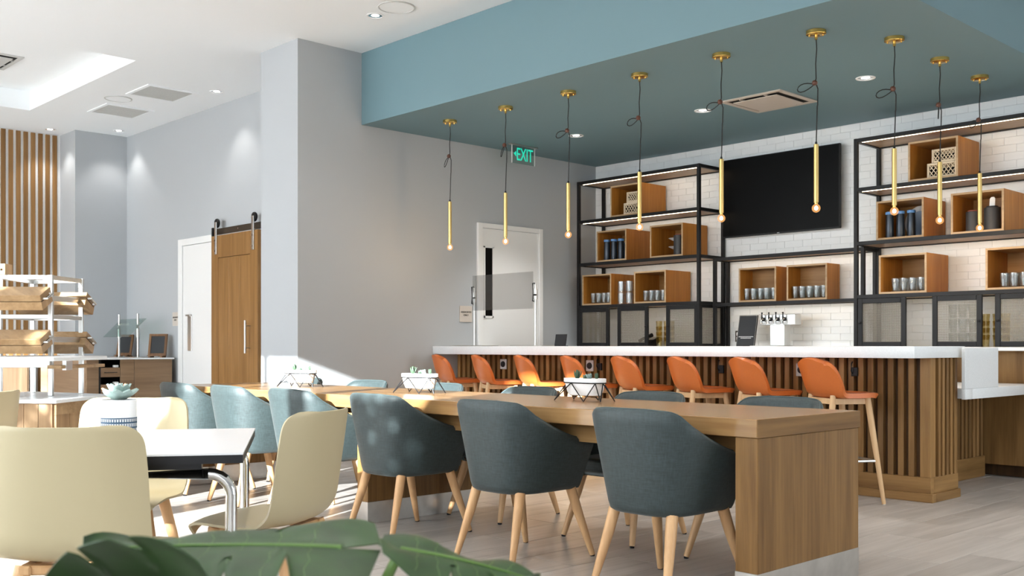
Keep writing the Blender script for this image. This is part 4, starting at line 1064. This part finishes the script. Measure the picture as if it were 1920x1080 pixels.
# planters on the communal table
def planter(label):
    t = thing('planter', label, 'planter', (0,0,0), 0, 'white trough planters in wire stands')
    def ov(a, b, n=36, e=3.2):
        out = []
        for k in range(n):
            q = 2*math.pi*k/n; c_, s_ = math.cos(q), math.sin(q)
            out.append((a*math.copysign(abs(c_)**(2/e), c_), b*math.copysign(abs(s_)**(2/e), s_)))
        return out
    rows = []
    for sx, sy, z in ((.02,.02,.030), (.72,.58,.030), (.79,.70,.034), (.86,.82,.055), (.94,.93,.095), (.96,.955,.105), (1,1,.106), (1,1,.126), (.955,.92,.127), (.93,.88,.118), (.02,.02,.117)):
        rows.append([(x, y, z) for x, y in ov(.140*sx, .058*sy)])
    MB().grid(rows, close=True).build('trough', 'ceramic', t, smooth=40)
    MB().prism(ov(.128, .05), .117, .121).build('soil', 'soil', t)
    w_ = MB(); top = [(x, y, .101) for x, y in ov(.1385, .0575)]; w_.tube(top+[top[0]], .0032, 6)
    zt = .101
    tops = [(-.045, -.057), (.118, -.050), (.118, .050), (-.045, .057)]
    A = [(-.165, -.075, 0), (.075, -.085, 0), (.165, -.045, 0), (.165, .065, 0), (.02, .085, 0), (-.165, .075, 0)]
    path = [A[0], (-.05, -.057, zt), A[1], (.125, -.045, zt), A[2], (.139, 0, zt), A[3], (.09, .057, zt), A[4], (-.06, .057, zt), A[5], (-.139, 0, zt), A[0]]
    for p, q in zip(path, path[1:]):
        w_.tube([(p[0], p[1], p[2]+.003 if p[2] == 0 else p[2]), (q[0], q[1], q[2]+.003 if q[2] == 0 else q[2])], .0032, 6)
    w_.build('wire_stand', 'black', t)
    l2 = leaf_mesh(.040, .0075, .003, .9).mesh('planter_leaf', 'succ2', smooth=60); l3 = leaf_mesh(.028, .010, .004, .7).mesh('planter_leaf_pale', 'succ', smooth=60)
    for cx_, cy_, n, me, s_ in ((-.060, 0, 9, l2, 1.0), (.0, .01, 8, l3, .9), (.045, -.008, 9, l3, 1.05), (.085, .008, 8, l2, .7), (.02, -.02, 7, l2, .55)):
        pl = MB(); 
        for k in range(n):
            az = 2*math.pi*k/n + cx_*30; tl_ = R_(random.uniform(14, 48)); Mx = Matrix.Translation((cx_, cy_, .119)) @ Matrix.Rotation(az, 4, 'Z') @ Matrix.Rotation(tl_, 4, 'X') @ Matrix.Scale(s_, 4)
            pl.add([Mx @ v.co for v in me.vertices], [tuple(p.vertices) for p in me.polygons])
        pl.build('succulent', me.materials[0], t, smooth=60)
    return t
pl = planter('white trough planter in a black wire stand nearest the near end of the table')
pl.location = (-3.84, 4.22, .7755); pl.rotation_euler = (0,0,R_(-3))
dup(pl, (-5.22, 4.16, .7755), R_(8), 'white trough planter in a black wire stand in the middle of the three')
dup(pl, (-6.62, 4.15, .7755), R_(14), 'white trough planter in a black wire stand nearest the far end of the table')

# ------------------------------------------------------------------ bread station
st = thing('bread_station', 'oak plank serving island with white tops and a steel frame', 'counter', (0,0,0))
def pr2(pts): return [(DR(d, r).x, DR(d, r).y) for d, r in pts]
V = [(6.30, -2.785), (7.02, -2.73), (7.46, -3.47), (6.62, -3.62), (6.30, -3.45)]
MB().prism(pr2(V), .728, .752).build('base_top', 'quartz', st, bev=.003)
Vi = [(6.34, -2.815), (7.00, -2.765), (7.42, -3.45), (6.64, -3.58), (6.34, -3.43)]
MB().prism(pr2(Vi), .06, .727).build('core', 'station', st)
# front planks
n = 7
for k in range(n):
    a_, b_ = -3.43+k*(.615/n), -3.43+(k+1)*(.615/n)-.003
    me = MB().prism([tuple(DR(6.339, a_)[:2]), tuple(DR(6.339, b_)[:2]), tuple(DR(6.325, b_)[:2]), tuple(DR(6.325, a_)[:2])], .06, .727)
    me.build('plank', 'station', st)
# right framed side
def side_piece(u0, u1, z0, z1, th, name, mat='station'):
    A0, B0 = DR(6.34, -2.815), DR(7.00, -2.765); dv = (B0-A0); nv = Vector((dv.y, -dv.x, 0)).normalized()
    if nv.dot(DR(0, 1)) < 0: nv = -nv
    p0, p1 = A0+dv*u0, A0+dv*u1
    MB().prism([tuple(p0[:2]), tuple(p1[:2]), tuple((p1+nv*th)[:2]), tuple((p0+nv*th)[:2])], z0, z1).build(name, mat, st)
side_piece(0, 1, .655, .727, .016, 'side_rail', 'bread'); side_piece(0, .07, .06, .654, .016, 'side_stile'); side_piece(.93, 1, .06, .654, .016, 'side_stile'); side_piece(.07, .93, .06, .15, .016, 'side_rail')
for k in range(4): side_piece(.072+k*.2145, .07+(k+1)*.2145-.006, .15, .654, .005, 'plank')
# steel frame
def spost(d, r, z0, z1, name='post'):
    c_ = DR(d, r); o = MB().box(-.014, -.014, z0, .014, .014, z1).build(name, 'steel', st, bev=.002); o.location = (c_.x, c_.y, 0); o.rotation_euler = (0,0,DIAG)
PF, PR_, PB, PL = (6.76, -3.02), (7.14, -2.98), (7.26, -3.37), (6.72, -3.335)
for q in (PF, PR_, PB, PL): spost(q[0], q[1], .752, 1.545)
def srail(a_, b_, z, h=.028, w_=.012, name='rail'):
    p, q = DR(*a_), DR(*b_); dv = (q-p).normalized(); nv = Vector((-dv.y, dv.x, 0))*w_
    MB().prism([tuple((p+nv)[:2]), tuple((q+nv)[:2]), tuple((q-nv)[:2]), tuple((p-nv)[:2])], z-h, z).build(name, 'steel', st, bev=.002)
loop = (PL, PF, PR_, PB, PL)
for a_, b_ in zip(loop, loop[1:]):
    for z in (1.543, 1.285): srail(a_, b_, z)
srail((6.66, -3.40), (6.66, -2.98), .985, .045, .008, 'tier_apron')
MB().prism(pr2([(6.30, -2.80), (7.00, -2.745), (7.30, -3.40), (6.62, -3.62), (6.30, -3.45)]), .987, 1.014).build('upper_top', 'quartz', st, bev=.003)
MB().prism(pr2([(6.55, -2.86), (7.15, -2.82), (7.15, -2.90), (6.55, -2.95)]), .935, .957).build('pull_out_board', 'bread', st, bev=.002)
MB().prism(pr2([(6.60, -2.85), (6.68, -2.845), (6.68, -2.87), (6.60, -2.875)]), .925, .986).build('board_bracket', 'steel', st)
for z in (1.46, 1.19): # glass/label rails carrying the bread cases
    srail((6.76, -3.02), (7.14, -2.98), z-.05, .035, .008, 'case_rail')
def bread_case(d0, sgn, zT, label):
    """case leaning towards -sgn diagonal, its back top edge at depth d0"""
    t = thing('bread_case', label, 'bread box', (0,0,0), 0, 'lidded oak bread cases')
    r0, r1 = -3.44, -2.935
    tl_ = R_(24)
    def P_(a_, h_, r):   # a_ forward distance along the tilted lid, h_ height down
        dd = d0 - sgn*(a_*math.cos(tl_) - h_*math.sin(tl_)*(-1)*-1)
        return DR(dd, r, zT - a_*math.sin(tl_) - h_*math.cos(tl_))
    def slab(a0, a1, h0, h1, name, mat='bread', ra=r0, rb=r1):
        poly = [P_(a0, h0, ra), P_(a1, h0, ra), P_(a1, h1, ra), P_(a0, h1, ra)]
        dvec = DR(0, rb-ra)
        return MB().extr(poly, dvec).build(name, mat, t, bev=.002)
    lid = slab(0, .155, 0, .042, 'lid'); slab(0, .155, .046, .10, 'body')
    gp = slab(.006, .149, .041, .047, 'gap', 'gap')
    h1, h2 = P_(.03, .035, r1), P_(.12, .035, r1); out = DR(0, .022)
    MB().tube([h1, h1+out, h2+out, h2], .007, 8).build('handle', 'steel', lid)
bread_case(6.56, 1, 1.457, 'upper lidded oak bread case on the camera side of the steel frame')
bread_case(6.56, 1, 1.184, 'lower lidded oak bread case on the camera side of the steel frame')
bread_case(7.13, -1, 1.452, 'upper lidded oak bread case on the far side of the steel frame')
bread_case(7.13, -1, 1.180, 'lower lidded oak bread case on the far side of the steel frame')
q = DR(6.74, -3.355, 1.544)
cr = thing('wooden_crate', 'small pale wooden crate on top of the bread station frame', 'crate', (q.x, q.y, q.z), DIAG)
for s in (-1, 1): MB().box(s*.06-.008, -.05, 0, s*.06+.008, .05, .07).build('end_board', 'beech_p', cr, bev=.002)
for s in (-1, 1):
    for zz in (.0, .045): MB().box(-.052, s*.044-.006, zz, .052, s*.044+.006, zz+.024).build('slat', 'beech_p', cr, bev=.001)

# ------------------------------------------------------------------ side cabinets at the back left
cb = thing('sideboard', 'oak serving sideboard with drawers and a thin white top in the grey corner', 'cabinet', (-12.8, 5.2, 0))
sx, sy = 12.8, -5.2
XF, SA, SB_ = -12.10, 4.71, 5.755
MB().box(-13.59+sx, SA-.01+sy, .918, XF+.02+sx, SB_+.02+sy, .936).build('countertop', 'quartz', cb, bev=.002)
box('carcass', 'gap', (-13.58+sx, SA+.01+sy, .09), (XF-.30+sx, SB_-.01+sy, .917), cb)
box('toe_kick', 'gap', (-13.5+sx, SA+.03+sy, 0), (XF-.06+sx, SB_-.03+sy, .09), cb)
box('side_panel', 'cab', (-13.58+sx, SA-.002+sy, .09), (XF-.02+sx, SA+.010+sy, .917), cb); box('side_panel', 'cab', (-13.58+sx, SB_-.010+sy, .09), (XF-.02+sx, SB_+.002+sy, .917), cb)
for a_, b_ in ((4.71, 4.850), (5.108, 5.276), (5.280, 5.755)):
    box('panel', 'cab_y', (XF-.018+sx, a_+sy, .09), (XF+sx, b_+sy, .917), cb, .0015)
for z0, z1 in ((.712, .822), (.505, .622), (.30, .42), (.10, .22)):
    dz = box('drawer', 'cab_y', (XF-.29+sx, 4.876+sy, z0), (XF-.002+sx, 5.104+sy, z1), cb, .0015)
    MB().tube([(.145, -.07, .0), (.165, -.07, .0), (.165, .07, .0), (.145, .07, .0)], .006, 6).build('handle', 'bronze', dz)
box('stile', 'gap', (XF-.30+sx, 4.851+sy, .09), (XF-.004+sx, 4.874+sy, .917), cb)
for z0, lab in ((.822, 'small white packet on the upper drawer of the sideboard'), (.622, 'small white packet on the second drawer of the sideboard')):
    o = MB().box(-.03, -.025, 0, .03, .025, .030).build('packet', 'ceramic', bev=.004, loc=(XF-.05, 5.07, z0+.001)); tag(o, lab, 'packet')
sb = thing('wall_cabinet', 'oak base cabinet running along the slatted wall behind the bread station', 'cabinet', (-13.8, 2.6, 0))
box('countertop', 'quartz', (XS+.062+13.8, .3-2.6, .905), (-13.50+13.8, 4.55-2.6, .93), sb, .002)
for k in range(5):
    box('door', 'cab_v', (-13.55+13.8, .32+k*.845-2.6, .09), (-13.53+13.8, .32+(k+1)*.845-.004-2.6, .904), sb, .0015)
box('carcass', 'gap', (XS+.063+13.8, .31-2.6, .0), (-13.551+13.8, 4.53-2.6, .904), sb)
box('end_panel', 'cab_v', (XS+.063+13.8, 4.531-2.6, 0), (-13.53+13.8, 4.545-2.6, .904), sb)
# chalkboards
def chalkboard(x, y, rz, label):
    t = thing('chalkboard', label, 'chalkboard', (x, y, .9365), rz)
    o = MB(); w_, h_ = .115, .30
    o.box(-w_, 0, .02, -w_+.03, .018, h_); o.box(w_-.03, 0, .02, w_, .018, h_); o.box(-w_+.03, 0, .02, w_-.03, .018, .055); o.box(-w_+.03, 0, h_-.03, w_-.03, .018, h_)
    f = o.build('frame', 'frame_w', t, bev=.002); f.rotation_euler = (R_(-12), 0, 0)
    MB().box(-w_+.028, .006, .05, w_-.028, .014, h_-.028).build('slate', 'chalk', f)
    for s in (-1, 1): MB().box(s*.075-.012, -.05, 0, s*.075+.012, .08, .018).build('foot', 'frame_w', t)
    MB().box(-.105, -.05, .018, .105, -.012, .027).build('ledge', 'frame_w', t)
    g = MB().box(-.012, .07, .01, .012, .08, .26).build('strut', 'frame_w', t)
chalkboard(-13.28, 5.64, R_(30), 'small wood framed chalkboard partly behind the sideboard glass guard')
chalkboard(-12.24, 5.62, R_(44), 'small wood framed chalkboard standing alone near the end of the sideboard')
g2 = thing('sneeze_guard', 'tilted glass guard on two steel posts on the sideboard', 'guard', (-12.72, 5.48, .9365))
for x_ in (-.30, .26):
    p_ = MB().tube([(x_, 0, .0), (x_, 0, .545)], .014, 12).build('post', 'steel', g2)
    MB().tube([(x_, 0, .25), (x_, 0, .36)], .023, 12).build('sleeve', 'steel', p_)
    MB().tube([(x_, 0, .36), (x_+.02, -.03, .38), (x_+.02, .02, .43)], .009, 8).build('arm', 'steel', p_)
    MB().box(x_-.10, -.08, 0, x_+.10, .08, .006).build('foot_plate', 'steel', p_)
o = MB().box(-.40, -.16, -.003, .36, .16, .003).build('glass_panel', 'guard_g', g2, bev=.001); o.location = (0, -.05, .37); o.rotation_euler = (R_(45), 0, 0)

# ------------------------------------------------------------------ foreground monstera
mo = thing('potted_monstera', 'blurred green monstera leaves in the foreground', 'plant', tuple(DR(1.12, -.36)))
mo_loc = DR(1.12, -.36)
MB().lathe([(.0001, 0), (.15, 0), (.17, .02), (.20, .36), (.185, .36), (.16, .05), (.0001, .32)], n=32, caps=False).build('pot', 'ceramic', mo)
MB().lathe([(.0001, .325), (.183, .325)], n=24, caps=False).build('soil', 'soil', mo)
def mleaf(L, Wd, notches, fold, droop, wave, phase=0.0):
    """lobed blade, base at origin, midrib along +y; polar grid around the midrib"""
    rows = []; NU, NV = 40, 13
    for i in range(NU):
        u = i/(NU-1)
        w_ = Wd*(math.sin(math.pi*(.08+.92*u)**.75))**.75 if 0 < u < 1 else 0.001
        w_ = max(w_, .002)
        row = []
        for k in range(NV):
            v = -1+2*k/(NV-1); av = abs(v)
            nt_ = 0
            for nu in notches:
                dx = (u-nu-.03*(1 if v > 0 else -1))/.017
                nt_ = max(nt_, math.exp(-dx*dx))
            sc2 = 1-.55*nt_*(1 if av > .35 else 0)
            x = w_*v*sc2; y = L*(u + .10*av*(1-u) - .05*(1-av)*0) - .16*L*av*(1-u)**2*1.6
            z = fold*abs(x) - droop*u*u*L - .35*x*x/Wd + wave*math.sin(7*u+phase)*av*Wd + wave*.5*math.sin(13*u+2*phase)*v*Wd
            row.append((x, y, z))
        rows.append(row)
    m = MB().sheet(rows, -.0012)
    rib = [(r[NV//2][0], r[NV//2][1], r[NV//2][2]+.0022) for r in rows[:-2]]
    rad = [.0030*(1-i/len(rib)*.8) for i in range(len(rib))]
    veins = []
    for i in range(5, NU-6, 5):
        for s in (0, NV-1):
            ks = range(NV//2, -1, -1) if s == 0 else range(NV//2, NV)
            pts = []
            for j, k in enumerate(ks):
                ii = min(NU-1, i+j//2); q_ = rows[ii][k]; pts.append((q_[0], q_[1], q_[2]+.0010))
            veins.append(pts[:-1])
    return m, rib, rad, veins
def place_leaf(base, az, pitch, roll, args, stem_mid):
    m, rib, rad, veins = mleaf(*args)
    Mx = Matrix.Translation(base) @ Matrix.Rotation(az, 4, 'Z') @ Matrix.Rotation(pitch, 4, 'X') @ Matrix.Rotation(roll, 4, 'Y')
    o = m.build('leaf', 'leaf', mo, smooth=70); o.matrix_local = Matrix.Translation(-mo_loc) @ Mx
    r_ = MB().tube(rib, rad, 6)
    for v_ in veins: r_.tube(v_, .0005, 4)
    rb = r_.build('midrib', 'rib', o)
    b0 = Vector(base)-mo_loc; s0 = Vector((b0.x*.15, b0.y*.15, .325))
    MB().tube([s0, s0.lerp(b0, .5)+Vector(stem_mid), b0], [.011, .009, .006], 8).build('stem', 'stem', mo)
# big leaf lying across, tip to the left
place_leaf(DR(1.24, -.205, .836), DIAG+R_(96), R_(4), R_(-6), (.30, .15, (.28, .46, .64, .8), .16, .06, .09, .3), (0, 0, .08))
# dark leaf behind left, curling down
place_leaf(DR(1.06, -.315, .822), DIAG+R_(58), R_(12), R_(50), (.17, .10, (.35, .6), .25, .7, .05, 1.0), (0, 0, .08))
# low left leaf
place_leaf(DR(1.04, -.36, .775), DIAG+R_(110), R_(6), R_(12), (.16, .08, (.45,), .1, .15, .05, 2.0), (0, 0, .05))
# right leaf
place_leaf(DR(1.22, -.132, .838), DIAG+R_(-84), R_(-9), R_(4), (.17, .09, (.35, .6), .18, .10, .10, .8), (0, 0, .06))
